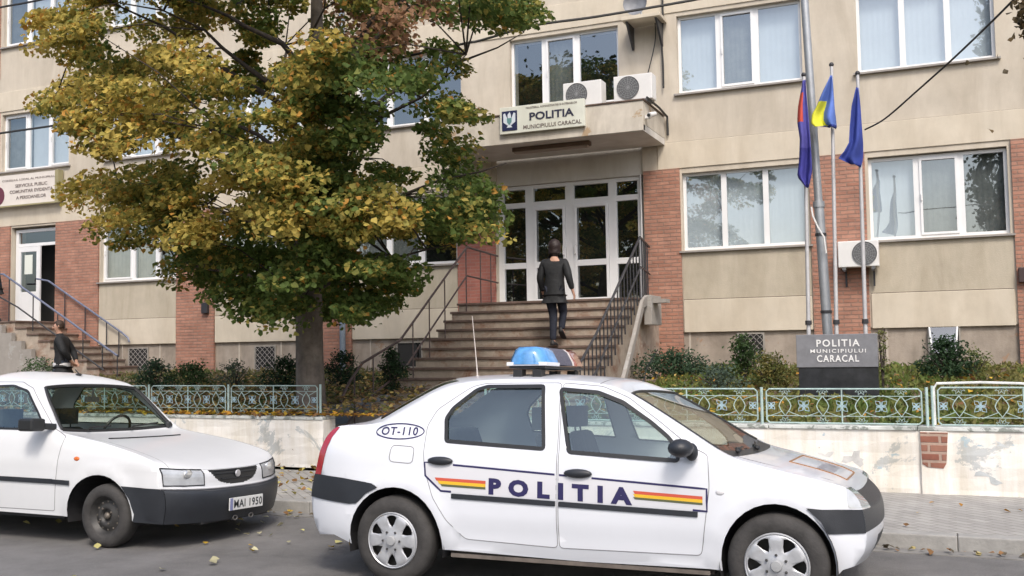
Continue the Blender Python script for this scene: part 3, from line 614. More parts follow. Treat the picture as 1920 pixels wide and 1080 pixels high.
basement(1382, 1434, 624, 676, 'x'); basement(477, 517, 648, 694, 'x'); basement(240, 278, 652, 696, 'x'); basement(743, 792, 641, 690, 'x', grille=False); basement(1740, 1802, 612, 676, 'x', grille=False, flap=True)
# ================================================================ signs
M['sign_white'] = mat('sign_board', (.66, .68, .60), .6, var=.06, vscale=4, stain=.1)
M['ink'] = mat('sign_ink', (.02, .022, .05), .6)
M['ink_soft'] = mat('faded_sign_ink', (.16, .13, .12), .7)
def flat_text(txt, cx, y, cz, width, height, m, parent, bold=.02, name='lettering', spacing=1.0, dx=0.0, thick=.004):
    v, f = fit_text(txt, width, height, bold, spacing)
    b = MB(); b.add([(cx + a[0], y + dx * a[0], cz + a[1]) for a in v], f)
    o = b.build(name, m, parent)
    if thick: s = o.modifiers.new('thickness', 'SOLIDIFY'); s.thickness = thick; s.offset = 0
    return o
sx0, sx1 = unpx(938, 230, 17.43).x, unpx(1097, 230, 17.43).x; sz1, sz0 = 6.215, 5.70
SG = empty('police_sign', ((sx0 + sx1) / 2, 17.44, sz0), 'white police sign with blue emblem square on the parapet of the entrance canopy', 'sign')
b = MB(); b.box(sx0, sx1, 17.405, 17.475, sz0, sz1); b.build('board', M['sign_white'], SG, bevel=.008)
yy = 17.400; W = sx1 - sx0
flat_text('POLITIA', sx0 + W * .62, yy, sz0 + .285, W * .52, .15, M['ink'], SG, .025)
flat_text('MUNICIPIULUI CARACAL', sx0 + W * .625, yy, sz0 + .095, W * .68, .075, M['ink_soft'], SG, .01)
flat_text('MINISTERUL ADMINISTRATIEI SI INTERNELOR', sx0 + W * .62, yy, sz0 + .455, W * .60, .035, M['ink_soft'], SG, .0)
b = MB(); ex0, ex1 = sx0 + .05, sx0 + .36; b.box(ex0, ex1, 17.396, 17.404, sz0 + .06, sz1 - .08); em = b.build('emblem', mat('emblem_blue', (.015, .02, .07), .5), SG)
b = MB(); cx, cz = (ex0 + ex1) / 2, (sz0 + sz1) / 2 - .01
for s in (-1, 1): b.prism([(cx + s * .02, cz - .10), (cx + s * .12, cz - .03), (cx + s * .125, cz + .13), (cx + s * .09, cz + .15), (cx + s * .05, cz + .06), (cx + s * .015, cz + .02)], 17.391, 17.395)
b.prism([(cx - .03, cz - .06), (cx + .03, cz - .06), (cx + .035, cz + .10), (cx + .01, cz + .165), (cx - .035, cz + .12)], 17.3905, 17.3945)
b.prism([(cx - .06, cz - .13), (cx + .06, cz - .13), (cx, cz - .06)], 17.3915, 17.3955)
b.build('eagle', mat('emblem_white', (.62, .68, .74), .5), em)
b = MB(); b.prism([(cx - .05, cz + .05), (cx + .05, cz + .05), (cx + .045, cz - .03), (cx, cz - .08), (cx - .045, cz - .03)], 17.387, 17.39); b.build('shield', mat('emblem_teal', (.12, .26, .26), .5), em)

ax0, ax1 = unpx(-60, 360, 18.86).x, unpx(106, 360, 18.86).x; az0, az1 = 5.57, 6.36
LS = empty('office_sign', ((ax0 + ax1) / 2, 18.9, az0), 'white box sign of the civil records office on the wall above the side door', 'sign')
b = MB(); b.box(ax0, ax1 + .0, 18.86, 18.95, az0, az1); b.build('board', mat('office_sign_board', (.68, .63, .58), .6, var=.05), LS)
b = MB(); b.box(ax0 - .04, ax1 + .12, 18.80, 18.855, az0 - .05, az0 - .012); b.box(ax1 + .002, ax1 + .12, 18.80, 18.96, az0 - .01, az1); b.build('sign_case', mat('ochre_sign_case', (.30, .27, .15), .7, var=.1), LS)
lx = unpx(57, 350, 18.86).x
flat_text('CONSILIUL LOCAL AL MUNICIPIULUI', lx - .05, 18.855, az1 - .14, 1.9, .05, M['ink_soft'], LS, .0)
flat_text('SERVICIUL PUBLIC', lx + .03, 18.855, az1 - .30, 1.12, .085, M['ink_soft'], LS, .012)
flat_text('COMUNITAR EVIDENTA', lx + .03, 18.855, az1 - .45, 1.52, .085, M['ink_soft'], LS, .012)
flat_text('A PERSOANELOR', lx + .03, 18.855, az1 - .61, 1.05, .085, M['ink_soft'], LS, .012)
b = MB(); c = unpx(-4, 368, 18.84); b.prism([(c.x + .22 * math.cos(a), c.z + .24 * math.sin(a)) for a in [2 * math.pi * i / 20 for i in range(20)]], 18.85, 18.857); b.build('emblem', mat('dark_red_oval', (.13, .03, .05), .6), LS)

# ================================================================ air conditioners
def ac(x0, z0, wd, ht, y0, dp, fx, label, face='-', group='outdoor air conditioning units'):
    t = empty('air_conditioner', (x0 + wd / 2, y0 + dp / 2, z0), label, 'air conditioner', group)
    b = MB(); b.box(x0, x0 + wd, y0, y0 + dp, z0 + .03, z0 + ht); b.build('casing', M['ac'], t, bevel=.012)
    cx, cz, r = x0 + wd * fx, z0 + ht * .53, ht * .40
    b = MB(); b.lathe([(0.001, 0), (r, 0), (r + .012, -.012), (r + .012, .004)], (cx, y0 - .003, cz), 'y', 26); b.build('fan_opening', M['ac_dark'], t, smooth=True)
    b = MB()
    for k in range(1, 6): b.lathe([(r * k / 5.6, -.004), (r * k / 5.6 + .004, -.004)], (cx, y0 - .012, cz), 'y', 22)
    for k in range(8):
        a = math.pi * k / 8; b.tube([(cx - r * math.cos(a), y0 - .017, cz - r * math.sin(a)), (cx + r * math.cos(a), y0 - .017, cz + r * math.sin(a))], .003, 4)
    b.build('fan_guard', M['ac_wire'], t)
    b = MB()
    for q in (.14, .86): b.box(x0 + wd * q - .03, x0 + wd * q + .03, y0 + .01, y0 + dp - .01, z0 - .015, z0 + .03)
    b.build('feet', M['ac_dark'], t, split=True)
    return t
ca = unpx(1056, 200, 17.66); cb = unpx(1127, 160, 17.66)
ac(ca.x, 6.10, cb.x - ca.x, .50, 17.66, .30, .36, 'left one of the two white air conditioning units standing on the entrance canopy')
ca = unpx(1151, 192, 17.66); cb = unpx(1222, 150, 17.66)
ac(ca.x, 6.11, cb.x - ca.x, .50, 17.66, .30, .38, 'right one of the two white air conditioning units standing on the entrance canopy')
ca = unpx(1572, 505, 18.62); cb = unpx(1646, 447, 18.62)
t3 = ac(ca.x, ca.z + .0, cb.x - ca.x, cb.z - ca.z - .02, 18.62, .30, .66, 'white air conditioning unit fixed on the brick pier behind the flagpoles')
b = MB()
for q in (.15, .85): x = ca.x + (cb.x - ca.x) * q; b.box(x - .015, x + .015, 18.6, 18.955, ca.z - .045, ca.z - .017); b.box(x - .015, x + .015, 18.92, 18.95, ca.z - .3, ca.z - .046)
b.build('bracket', M['iron_black'], t3, split=True)
# shelf with another unit, high between the upper windows
SH = empty('wall_shelf', (-5.3, 18.7, 8.0), 'small concrete shelf on dark brackets between two upper windows', 'shelf')
ha = unpx(1168, 40, 18.55).x; hb = unpx(1240, 36, 18.55).x
b = MB(); b.box(ha, hb, 18.42, FY - .03, 7.90, 7.97); b.build('slab', M['plaster_light'], SH, bevel=.006)
for x in (ha + .08, hb - .1):
    b = MB(); b.prism([(18.5, 7.895), (FY - .03, 7.895), (FY - .03, 7.45), (FY - .07, 7.45)], x - .02, x + .02, 'x'); b.build('bracket', M['iron_black'], SH)
dd = empty('satellite_dish', (-5.5, 18.6, 8.2), 'round grey dish on the wall shelf above the entrance canopy', 'satellite dish'); dc = unpx(1191, 6, 18.5)
b = MB(); b.lathe([(.001, .06), (.12, .045), (.2, .01), (.235, -.03), (.235, -.02), (.2, .02), (.12, .055), (.001, .07)], (dc.x, 18.5, dc.z), 'y', 24); b.build('reflector', mat('dull_grey_dish', (.20, .21, .23), .5, var=.2), dd, smooth=True)
b = MB(); b.tube([(dc.x, 18.57, dc.z), (dc.x, 18.9, dc.z), (dc.x, 18.9, 7.98)], .02, 8); b.build('mount', M['galv'], dd, smooth=True)
b = MB(); b.tube([(unpx(1242, 0, 18.93).x, 18.93, 8.75)] + [tuple(unpx(px, py, 18.93)) for px, py in ((1243, 40), (1240, 75), (1243, 120), (1244, 165))], .02, 6); tag(b.build('drain_pipe', M['cable'], smooth=True), 'dark pipe running down the wall beside the shelf between upper windows', 'pipe')
b = MB(); c = unpx(386, 577, 18.93); b.box(c.x - .085, c.x + .085, 18.86, 18.95, c.z - .13, c.z + .12); mb = b.build('wall_box', mat('black_box', (.03, .03, .035), .5), bevel=.01); tag(mb, 'small black box fixed to the brick pier left of the tree', 'box')
b = MB(); c = unpx(1916, 515, 18.93); b.box(c.x - .05, c.x + .1, 18.86, 18.95, c.z - .13, c.z + .12); mb = b.build('wall_box', mat('brown_box', (.05, .03, .03), .5), bevel=.01); tag(mb, 'small dark box on the brick pier at the right edge', 'box')
# downpipe on the pier right of the trunk
b = MB(); dx_ = unpx(642, 660, 18.85).x; b.tube([(dx_, 18.86, 1.0), (dx_, 18.86, 5.3), (dx_, 18.9, 6.2), (dx_, 18.9, 12)], .065, 10); tag(b.build('downpipe', mat('blue_grey_pipe', (.22, .27, .33), .5, metal=.2, var=.2), smooth=True), 'blue-grey rain pipe on the brick pier just right of the tree trunk', 'pipe')

# ================================================================ stone plaque, poles and flags
PY = 14.0; p0, p1 = unpx(1492, 628, PY), unpx(1648, 728, PY); zj = unpx(1570, 689, PY).z
PQ = empty('stone_plaque', ((p0.x + p1.x) / 2, PY + .1, .9), 'grey stone plaque with white lettering on a black base in the garden', 'plaque')
b = MB(); b.box(p0.x, p1.x, PY, PY + .22, zj + .002, p0.z); b.build('inscribed_slab', mat('polished_grey_stone', (.21, .215, .235), .25, var=.12, vscale=9), PQ, bevel=.006)
b = MB(); b.box(p0.x + .02, p1.x + .0, PY + .015, PY + .21, .82, zj); b.build('base', mat('black_polished_stone', (.028, .03, .034), .15, var=.4, vscale=6), PQ, bevel=.004)
WL = mat('white_raised_letter', (.8, .8, .8), .6)
cxm = (p0.x + p1.x) / 2
flat_text('POLITIA', unpx(1571, 643, PY).x, PY - .006, unpx(1571, 643, PY).z, .545, .095, WL, PQ, .02, spacing=1.25)
flat_text('MUNICIPIULUI', unpx(1571, 659, PY).x, PY - .006, unpx(1571, 658, PY).z, .70, .05, WL, PQ, .012, spacing=1.3)
flat_text('CARACAL', unpx(1571, 672, PY).x, PY - .006, unpx(1571, 672, PY).z, .53, .092, WL, PQ, .02, spacing=1.2)

def cloth(name, label, L_, R_, Y, mats, matf, depth=.06, seed=0, parent=None, nu=12, nv=26):
    """hanging flag between two traced edges (photo px, top to bottom), folded in depth"""
    b = MB(); vs = []; P_ = []
    def interp(E, t):
        s = [0]; 
        for i in range(1, len(E)): s.append(s[-1] + math.dist(E[i], E[i - 1]))
        d = t * s[-1]; return np.interp(d, s, [e[0] for e in E]), np.interp(d, s, [e[1] for e in E])
    for j in range(nv + 1):
        v = j / nv; l = interp(L_, v); r = interp(R_, v)
        for i in range(nu + 1):
            u = i / nu; px, py = l[0] + (r[0] - l[0]) * u, l[1] + (r[1] - l[1]) * u
            y = Y + depth * math.sin(u * 9 + v * 2.2 + seed) * (.3 + .7 * v) + .03 * math.sin(v * 8 + u * 3 + seed)
            p = unpx(px, py, Y); p.y = y; vs.append(p)
    b.v = [tuple(p) for p in vs]
    for j in range(nv):
        for i in range(nu): b.f.append((j * (nu + 1) + i, j * (nu + 1) + i + 1, (j + 1) * (nu + 1) + i + 1, (j + 1) * (nu + 1) + i)); b.m.append(matf((i + .5) / nu, (j + .5) / nv))
    o = b.build(name, mats, None, smooth='all'); s = o.modifiers.new('cloth_thickness', 'SOLIDIFY'); s.thickness = .004
    return tag(o, label, 'flag', 'flags on the three poles')
FB = mat('flag_blue', (.035, .06, .30), .8, var=.12, vscale=6); FB2 = mat('flag_pale_blue', (.10, .18, .52), .8, var=.1, vscale=6); FB3 = mat('flag_deep_blue', (.035, .035, .24), .8, var=.2, vscale=6)
FR = mat('flag_red', (.50, .07, .045), .8, var=.1, vscale=6); FYL = mat('flag_yellow', (.62, .62, .04), .8, var=.1, vscale=6); FV = mat('flag_violet', (.085, .08, .34), .8, var=.2, vscale=6)
PO = 14.4
for i, (px_, top, bot, lab) in enumerate(((1508, (1507, 143), (1517, 700), 'pale steel flagpole with the red and blue flag, nearest the tall grey pole'), (1560, (1559, 124), (1569, 700), 'middle pale steel flagpole, carrying the blue flag with yellow'), (1608, (1608, 140), (1625, 700), 'rightmost pale steel flagpole, carrying the plain blue flag'))):
    t = empty('flagpole', tuple(unpx(bot[0], bot[1], PO)), lab, 'flagpole', 'flagpoles behind the stone plaque')
    a, c = unpx(*top, PO), unpx(*bot, PO); c.z = .85; b = MB(); b.tube([c, a], [.030, .022], 10); b.build('pole', M['galv_light'], t, smooth=True)
    b = MB(); b.ball(a + Vector((0, 0, .02)), .035, 8); b.build('finial', M['iron_black'], t, smooth=True)
    k = c + (a - c) * ((1.93 - c.z) / (a.z - c.z)); b = MB(); b.tube([k - Vector((0, 0, .03)), k + Vector((0, 0, .03))], .045, 8); b.build('clamp', M['iron_black'], t)
cloth('flag', 'limp flag with a red patch above deep blue folds, on the leftmost flagpole', [(1504, 150), (1496, 200), (1495, 228), (1500, 260), (1498, 300), (1494, 330), (1512, 352)], [(1511, 150), (1514, 190), (1518, 240), (1522, 290), (1524, 320), (1520, 340), (1516, 353)], PO - .13, [FR, FV, FB3], lambda u, v: 0 if (u < .5 and .1 < v < .40) else 1 if v < .62 else 2, .05, 1)
cloth('flag', 'pale blue flag with a yellow corner, on the middle flagpole', [(1556, 142), (1543, 172), (1531, 200), (1522, 215), (1521, 232), (1528, 239), (1548, 238)], [(1561, 142), (1563, 175), (1565, 200), (1567, 220), (1568, 232), (1568, 238), (1566, 240)], PO - .13, [FB2, FYL, FB], lambda u, v: 1 if (u < .5 and v > .42 and v < .93) else 0 if v < .92 else 2, .07, 2.5)
cloth('flag', 'plain blue flag flaring at its foot, on the rightmost flagpole', [(1606, 165), (1597, 200), (1593, 240), (1592, 268), (1583, 285), (1572, 298), (1590, 306)], [(1609, 165), (1613, 200), (1616, 240), (1618, 270), (1618, 290), (1617, 300), (1614, 312)], PO - .13, [FB], lambda u, v: 0, .06, 4)
UP = empty('utility_pole', tuple(unpx(1556, 700, 14.6)), 'tall slender grey steel pole leaning slightly, between the flagpoles', 'pole')
a, c = unpx(1500, -120, 14.6), unpx(1558, 660, 14.6); c.z = .8; b = MB(); k = c + (a - c) * .42; b.tube([c, k], .068, 12); b.tube([k, a], .056, 12); b.build('pole_shaft', M['galv'], UP, smooth=True)
b = MB(); b.tube([k - Vector((0, 0, .05)), k + Vector((0, 0, .03))], .08, 12); b.build('collar', M['galv'], UP, smooth=True)
for py in (440, 585): q = c + (a - c) * ((unpx(1540, py, 14.6).z - c.z) / (a.z - c.z)); b = MB(); b.tube([q - Vector((0, 0, .02)), q + Vector((0, 0, .02))], .078, 12); b.build('band_clamp', M['iron_black'], UP)
b = MB(); b.tube([tuple(unpx(x, y, 14.45)) for x, y in ((1521, 388), (1524, 405), (1533, 425), (1545, 445), (1549, 475))], .012, 6); b.build('loose_wire', M['ac'], UP, smooth=True)

# ================================================================ overhead cables
def cable(pts, label, r=.014, dep=None):
    b = MB(); P_ = [unpx(x, y, d) for (x, y, d) in pts]; Q = []
    for i in range(len(P_) - 1):
        for k in range(8):
            t = k / 8; p0 = P_[max(i - 1, 0)]; p1 = P_[i]; p2 = P_[i + 1]; p3 = P_[min(i + 2, len(P_) - 1)]
            Q.append(.5 * ((2 * p1) + (-p0 + p2) * t + (2 * p0 - 5 * p1 + 4 * p2 - p3) * t * t + (-p0 + 3 * p1 - 3 * p2 + p3) * t ** 3))
    Q.append(P_[-1]); b.tube(Q, r, 6); o = b.build('overhead_cable', M['cable'], smooth=True); return tag(o, label, 'cable')
cable([(1622, 243, 14.4), (1660, 222, 13.9), (1720, 170, 13.1), (1800, 98, 12.1), (1900, 0, 11.0), (1990, -100, 10)], 'black overhead cable slanting up to the right from the rightmost flagpole', .012)
cable([(-60, 262, 14.6), (0, 250, 14.6), (130, 231, 14.6), (320, 197, 14.7), (560, 150, 14.9), (850, 86, 15.2), (900, 76, 15.3), (1000, 48, 15.4), (1120, 31, 15.6), (1300, 0, 15.9), (1420, -24, 16)], 'long dark overhead cable passing behind the tree crown and over the entrance', .022)
cable([(-60, 27, 13), (0, 14, 13), (60, 3, 13), (130, -12, 13)], 'dark overhead cable crossing the top left corner window', .02)
cable([(1228, 40, 18.85), (1229, 70, 18.85), (1224, 100, 18.85), (1212, 148, 18.85)], 'thin grey wire slanting down the wall beneath the shelf', .011)  # no real wire: dark tube drawn as the bracket's cast shadow
for pts in ():
    pass

# ================================================================ fences on the walls
def flower(b, c, r, y):
    for k in range(4):
        a = math.pi / 4 + k * math.pi / 2; u = Vector((math.cos(a), 0, math.sin(a))); v = Vector((-math.sin(a), 0, math.cos(a)))
        p = Vector((c[0], y, c[1])); b.tube([p + u * r * .12, p + u * r * .6 + v * r * .30, p + u * r * 1.05, p + u * r * .6 - v * r * .30, p + u * r * .12], .0045, 4)
    for k in range(4):
        a = k * math.pi / 2; u = Vector((math.cos(a), 0, math.sin(a))); p = Vector((c[0], y, c[1])); b.tube([p, p + u * r * .62], .005, 4)
def half_flower(b, c, r, y, s):
    p = Vector((c[0], y, c[1]))
    for a in (25, 65, 115, 155):
        u = Vector((math.cos(rad(a)), 0, math.sin(rad(a)) * s)); v = Vector((-u.z, 0, u.x)); b.tube([p, p + u * r * .5 + v * r * .2, p + u * r, p + u * r * .5 - v * r * .2, p], .0042, 4)
def panel(t, x0, x1, y, z0, z1, cut=0):
    e = .014; b = MB(); r = .0085; q = .03
    b.tube([(x0 + q, y, z0), (x0, y, z0 + q), (x0, y, z1 - q), (x0 + q, y, z1), (x1 - q, y, z1), (x1, y, z1 - q), (x1, y, z0 + q), (x1 - q, y, z0), (x0 + q, y, z0)], r, 6)
    b.tube([((x0 + x1) / 2, y, z0), ((x0 + x1) / 2, y, z1)], r * .9, 6)
    b.tube([(x0, y, z0 + .075), (x1, y, z0 + .075)], .0045, 4); b.tube([(x0, y, z1 - .075), (x1, y, z1 - .075)], .0045, 4)
    fo = b.build('panel', M['fence'], t, smooth=True)
    n = 8; w_ = (x1 - x0) / n; zc = (z0 + z1) / 2; b = MB()
    for i in range(n + 1):
        x = x0 + w_ * i; edge = i in (0, n); x = x + (.05 if i == 0 else -.05 if i == n else 0)
        if i % 2 == 0:
            b = MB(); flower(b, (x, zc), .075 if not edge else .05, y); b.build('flower_motif', M['fence_blue'], fo)
    for i in range(1, n, 2):
        b = MB(); x = x0 + w_ * i; h = .105; g_ = .062
        b.tube([(x, y, zc + h), (x + g_ * .8, y, zc + h * .35), (x + g_, y, zc), (x + g_ * .8, y, zc - h * .35), (x, y, zc - h), (x - g_ * .8, y, zc - h * .35), (x - g_, y, zc), (x - g_ * .8, y, zc + h * .35), (x, y, zc + h)], .006, 4)
        [b.tube([(x + sx_ * g_ * .55, y, zc + sz_ * h * .55), (x + sx_ * g_ * 1.3, y, zc + sz_ * h * .75), (x + sx_ * w_ * .95, y, zc + sz_ * (z1 - z0) * .32)], .0042, 4) for sx_ in (-1, 1) for sz_ in (-1, 1)]; half_flower(b, (x, z1 - .004), .065, y, -1); half_flower(b, (x, z0 + .004), .065, y, 1); b.build('diamond_motif', M['fence'], fo)
def fence(xs_, yf, label, top=1.165):
    t = empty('wire_fence', ((xs_[0] + xs_[-1]) / 2, yf(xs_[0]), .79), label, 'fence')
    for i, x in enumerate(xs_):
        b = MB(); b.tube([(x, yf(x), .78), (x, yf(x), top + .012)], .016, 8); b.build('post', M['fence'], t, smooth=True)
        if i < len(xs_) - 1: panel(t, x + .05, xs_[i + 1] - .05, yf(x), .80, top - .006)
    return t
fy = lambda x: wall_y(x) + .10
xp = [unpx(px, 760, 11.15).x for px in (1428, 1738)]
stp = xp[1] - xp[0]
fence([xp[0] - 2 * stp, xp[0] - stp, xp[0], xp[1]], fy, 'low pale green wire fence with flower motifs, up to the bare brick patch')
fence([xp[1] + .055, xp[1] + .055 + stp, xp[1] + .055 + 2 * stp, xp[1] + 4.9], fy, 'low pale wire fence with flower motifs, right of the bare brick patch', 1.18)
b = MB(); b.tube([(xp[1] + .07, fy(0) - .0, .80), (xp[1] + .07, fy(0), 1.17), (xp[1] + .10, fy(0), 1.215), (xp[1] + .5, fy(0) + .01, 1.225), (xp[1] + .85, fy(0), 1.215), (xp[1] + 1.1, fy(0), 1.19)], .013, 6); tag(b.build('bent_rail', mat('white_flaking_rail', (.68, .70, .68), .6, var=.2, vscale=12), smooth=True), 'bent white rail lying on top of the fence right of the bare brick patch', 'rail')
fence([-15.8, -14.1, -12.4, -10.7, unpx(430, 750, 11.5).x, -7.75], lambda x: 11.48, 'low pale green wire fence on the wall behind the white saloon car', 1.19)

# ================================================================ planting
G1, G2, G3 = np.array((.035, .075, .028)), np.array((.075, .12, .035)), np.array((.05, .085, .06))
YL_, OR_, BR_ = np.array((.55, .36, .045)), np.array((.48, .24, .04)), np.array((.24, .13, .055))
def blend(a, b, t): t = np.asarray(t)[:, None]; return a * (1 - t) + b * t
def shrub(x, y, h, rx, label, n=900, c1=G1, c2=G2, leaf=.05, ry=None, z0=None, tall=1.0, group='shrubs in the garden'):
    z = gz(x, y) - .03 if z0 is None else z0; t = empty('shrub', (x, y, z), label, 'shrub', group); ry = ry or rx * .8
    b = MB(); ends = []
    for k in range(9):
        a = random.uniform(0, 6.28); q = random.uniform(.3, .95); e = Vector((x + rx * q * math.cos(a), y + ry * q * math.sin(a), z + h * random.uniform(.55, 1.0))); ends.append(e)
        b.tube([(x, y, z), (x + (e.x - x) * .35, y + (e.y - y) * .35, z + (e.z - z) * .5), e], [.014, .009, .004], 5)
    b.build('stems', M['branch'], t)
    k = max(8, int(n / 26)); cen = []
    for _ in range(k):
        a = random.uniform(0, 6.28); q = random.uniform(0, 1) ** .5; hh = random.uniform(.12, 1); s = (1 - max(0, hh - .45) / .75)
        cen.append((x + rx * q * s * math.cos(a), y + ry * q * s * math.sin(a), z + h * hh))
    cen = np.array(cen); idx = rng.integers(0, k, n); P = cen[idx] + rng.normal(size=(n, 3)) * np.array((.07, .07, .05)) * (rx / .4) ** .5
    P[:, 2] = np.maximum(P[:, 2], z + .02); tone = rng.random(k)[idx] * .7 + rng.random(n) * .3
    leaves_obj('foliage', P, rng.normal(size=(n, 3)) * .8 + np.array((0, -.3, .8)), rng.uniform(.6, 1.3, n) * leaf, blend(c1, c2, tone) * rng.uniform(.8, 1.2, (n, 1)), M['leafg'], t, aspect=.6)
    return t
def at(px, D): return unpx(px, 700, D).x
shrub(at(1262, 17.3), 17.3, .42, .75, 'wide low dark green bush at the foot of the brick pier right of the stairs', 2600, G1, G3)
shrub(at(1395, 16.8), 16.8, .72, .30, 'upright green bush in front of the grilled basement window', 1300, G1, G2)
shrub(at(1440, 15.5), 15.5, .50, .40, 'loose yellow-green weeds left of the stone plaque', 1300, G2, np.array((.22, .17, .05)), .045)
shrub(at(1350, 15.0), 15.0, .36, .5, 'low pale grey-green plants behind the fence right of the police car', 1100, G3, np.array((.12, .16, .12)), .04)
shrub(at(1775, 16.6), 16.6, .62, .40, 'dark rose bush under the tilted basement pane', 1900, np.array((.02, .045, .022)), G1, .05)
shrub(at(1828, 16.9), 16.9, .45, .28, 'thin pale shrub right of the dark rose bush', 500, G2, np.array((.16, .18, .06)), .04)
shrub(at(1655, 14.8), 14.8, .98, .07, 'tall thin weed growing beside the right edge of the stone plaque', 260, G2, np.array((.25, .22, .08)), .035)
shrub(at(292, 15.5), 15.5, .62, .42, 'dark green bush behind the windscreen of the saloon car', 1500, G1, G3)
shrub(at(360, 15.8), 15.8, .5, .5, 'green bush in front of the brick pier, left of the tree', 1300, G1, G2)
shrub(at(440, 15.3), 15.3, .52, .35, 'bare-looking grey-green bush between the two basement grilles and the tree', 700, G3, np.array((.13, .16, .10)), .04)
shrub(at(530, 14.6), 14.6, .60, .42, 'dark green bush close to the left side of the tree trunk', 1500, np.array((.02, .04, .02)), G1)
shrub(at(640, 15.5), 15.5, .62, .38, 'dark bush at the foot of the blue-grey rain pipe', 1300, np.array((.015, .035, .022)), G1)
shrub(at(735, 14.4), 14.4, .72, .26, 'dark upright bush beside the left railing of the main steps', 1200, np.array((.015, .03, .015)), G1)
shrub(at(70, 15.6), 15.6, .66, .55, 'sparse leafy bush in front of the side steps', 900, G1, np.array((.10, .15, .07)), .05)
# grass and fallen leaves
def patch(name, n, region, cfun, size, label=None, up=.9, lay=False, mtl='leafg'):
    P = []; 
    while len(P) < n:
        x, y = region(); P.append((x, y))
    P = np.array(P); z = np.array([gz(a, b) for a, b in P]) if name != 'fallen_leaves' else None
    return P, z
def grass(name, x0, x1, n, cA, cB):
    P = np.stack([rng.uniform(x0, x1, n), 11.45 + (19 - 11.45) * rng.random(n) ** 1.3], 1); z = np.array([gz(a, b) for a, b in P]); h = rng.uniform(.05, .16, n)
    P3 = np.stack([P[:, 0], P[:, 1], z + h * .4], 1); N_ = rng.normal(size=(n, 3)) * np.array((1, 1, .25)); tone = .5 + .5 * np.sin(P[:, 0] * 2.1 + np.sin(P[:, 1] * 3)) * .7 + rng.normal(size=n) * .2
    o = leaves_obj(name, P3, N_, h, blend(cA, cB, np.clip(tone, 0, 1)) * rng.uniform(.7, 1.25, (n, 1)), M['leafg'], fold=.1, aspect=.35); return tag(o, kind='stuff', label='patchy short grass and weeds in the garden', cat='grass')
grass('grass', -4.5, 8, 16000, np.array((.10, .15, .035)), np.array((.20, .18, .06)))
grass('grass', -20, -8.6, 7000, np.array((.08, .125, .04)), np.array((.22, .18, .08)))
def litter(n, fx, fy_, fz, s, label, cols=(YL_, OR_, BR_)):
    x = fx(n); y = fy_(n); z = fz(x, y); c = np.array(cols)[rng.integers(0, len(cols), n)] * rng.uniform(.7, 1.25, (n, 1))
    N_ = rng.normal(size=(n, 3)) * .35 + np.array((0, 0, 1)); P = np.stack([x, y, z], 1); P[:, 2] += .012 + rng.random(n) * .02
    return tag(leaves_obj('fallen_leaves', P, N_, rng.uniform(.6, 1.1, n) * s, c, M['leafg'], fold=.2), kind='stuff', label=label, cat='leaves')
vz = np.vectorize(gz)
litter(4600, lambda n: rng.normal(-10.0, 2.6, n), lambda n: 11.5 + 5.5 * rng.random(n) ** 1.5, lambda x, y: vz(x, y) + rng.random(len(x)) * .12, .085, 'thick yellow and brown fallen leaves in the garden under the tree', (np.array((.50, .38, .13)), np.array((.38, .24, .10)), np.array((.26, .17, .09)), np.array((.16, .17, .06))))
litter(600, lambda n: rng.uniform(-4.5, 5, n), lambda n: rng.uniform(11.5, 17, n), lambda x, y: vz(x, y) + rng.random(len(x)) * .08, .08, 'scattered brown leaves on the garden grass')
litter(320, lambda n: rng.normal(-7.2, 2.0, n), lambda n: 8.85 + 2.4 * rng.random(n) ** .8, lambda x, y: x * 0 + .12, .07, 'yellow leaves scattered on the pavement', (YL_, np.array((.55, .48, .16)), BR_))
litter(150, lambda n: rng.normal(-6.2, 2.2, n), lambda n: 8.65 - np.abs(rng.normal(0, 1.0, n)), lambda x, y: x * 0, .065, 'yellow leaves lying on the asphalt near the kerb', (YL_, np.array((.6, .55, .22)), np.array((.5, .47, .3))))
litter(170, lambda n: rng.uniform(-11, 2, n) - 1.5 * rng.random(n), lambda n: 8.60 - np.abs(rng.normal(0, .05, n)), lambda x, y: x * 0 + .008, .05, 'small leaves and grit caught in the gutter along the kerb', (BR_, np.array((.4, .33, .14)), np.array((.12, .10, .07))))
litter(40, lambda n: rng.uniform(-1, 2.5, n), lambda n: rng.uniform(8, 10.5, n), lambda x, y: np.where(y > 8.83, .12, 0.), .06, 'few leaves on the pavement at the right')
litter(500, lambda n: rng.normal(-9.2, 2.2, n), lambda n: rng.normal(11.42, .08, n), lambda x, y: x * 0 + .785, .09, 'leaves caught along the foot of the left fence')

# ================================================================ the big tree
TX, TY = -8.42, 12.25
TR_ = empty('tree', (TX, TY, .7), 'large lime tree with yellow and green autumn leaves behind the low wall', 'tree')
b = MB()
trunk = [(TX + .02, TY, .66), (TX, TY, .95), (TX - .02, TY, 1.6), (TX - .05, TY + .02, 2.4), (TX - .08, TY, 3.2), (TX + .0, TY, 4.2), (TX + .05, TY, 4.9), (TX + .12, TY, 5.7), (TX + .12, TY, 6.8), (TX + .25, TY, 8.2), (TX + .2, TY, 9.3)]
rs = [.25, .205, .19, .185, .17, .14, .12, .10, .08, .05, .02]
n = 20; rings = []
for i, p in enumerate(trunk): rings.append([(p[0] + rs[i] * (1 + .06 * math.sin(5 * a + i) + .05 * math.sin(9 * a)) * math.cos(a), p[1] + rs[i] * (1 + .06 * math.sin(5 * a + i)) * math.sin(a), p[2]) for a in [2 * math.pi * k / n for k in range(n)]])
b.add([q for g_ in rings for q in g_], [(i * n + k, i * n + (k + 1) % n, (i + 1) * n + (k + 1) % n, (i + 1) * n + k) for i in range(len(trunk) - 1) for k in range(n)])
b.build('trunk', M['bark'], TR_, smooth='all')
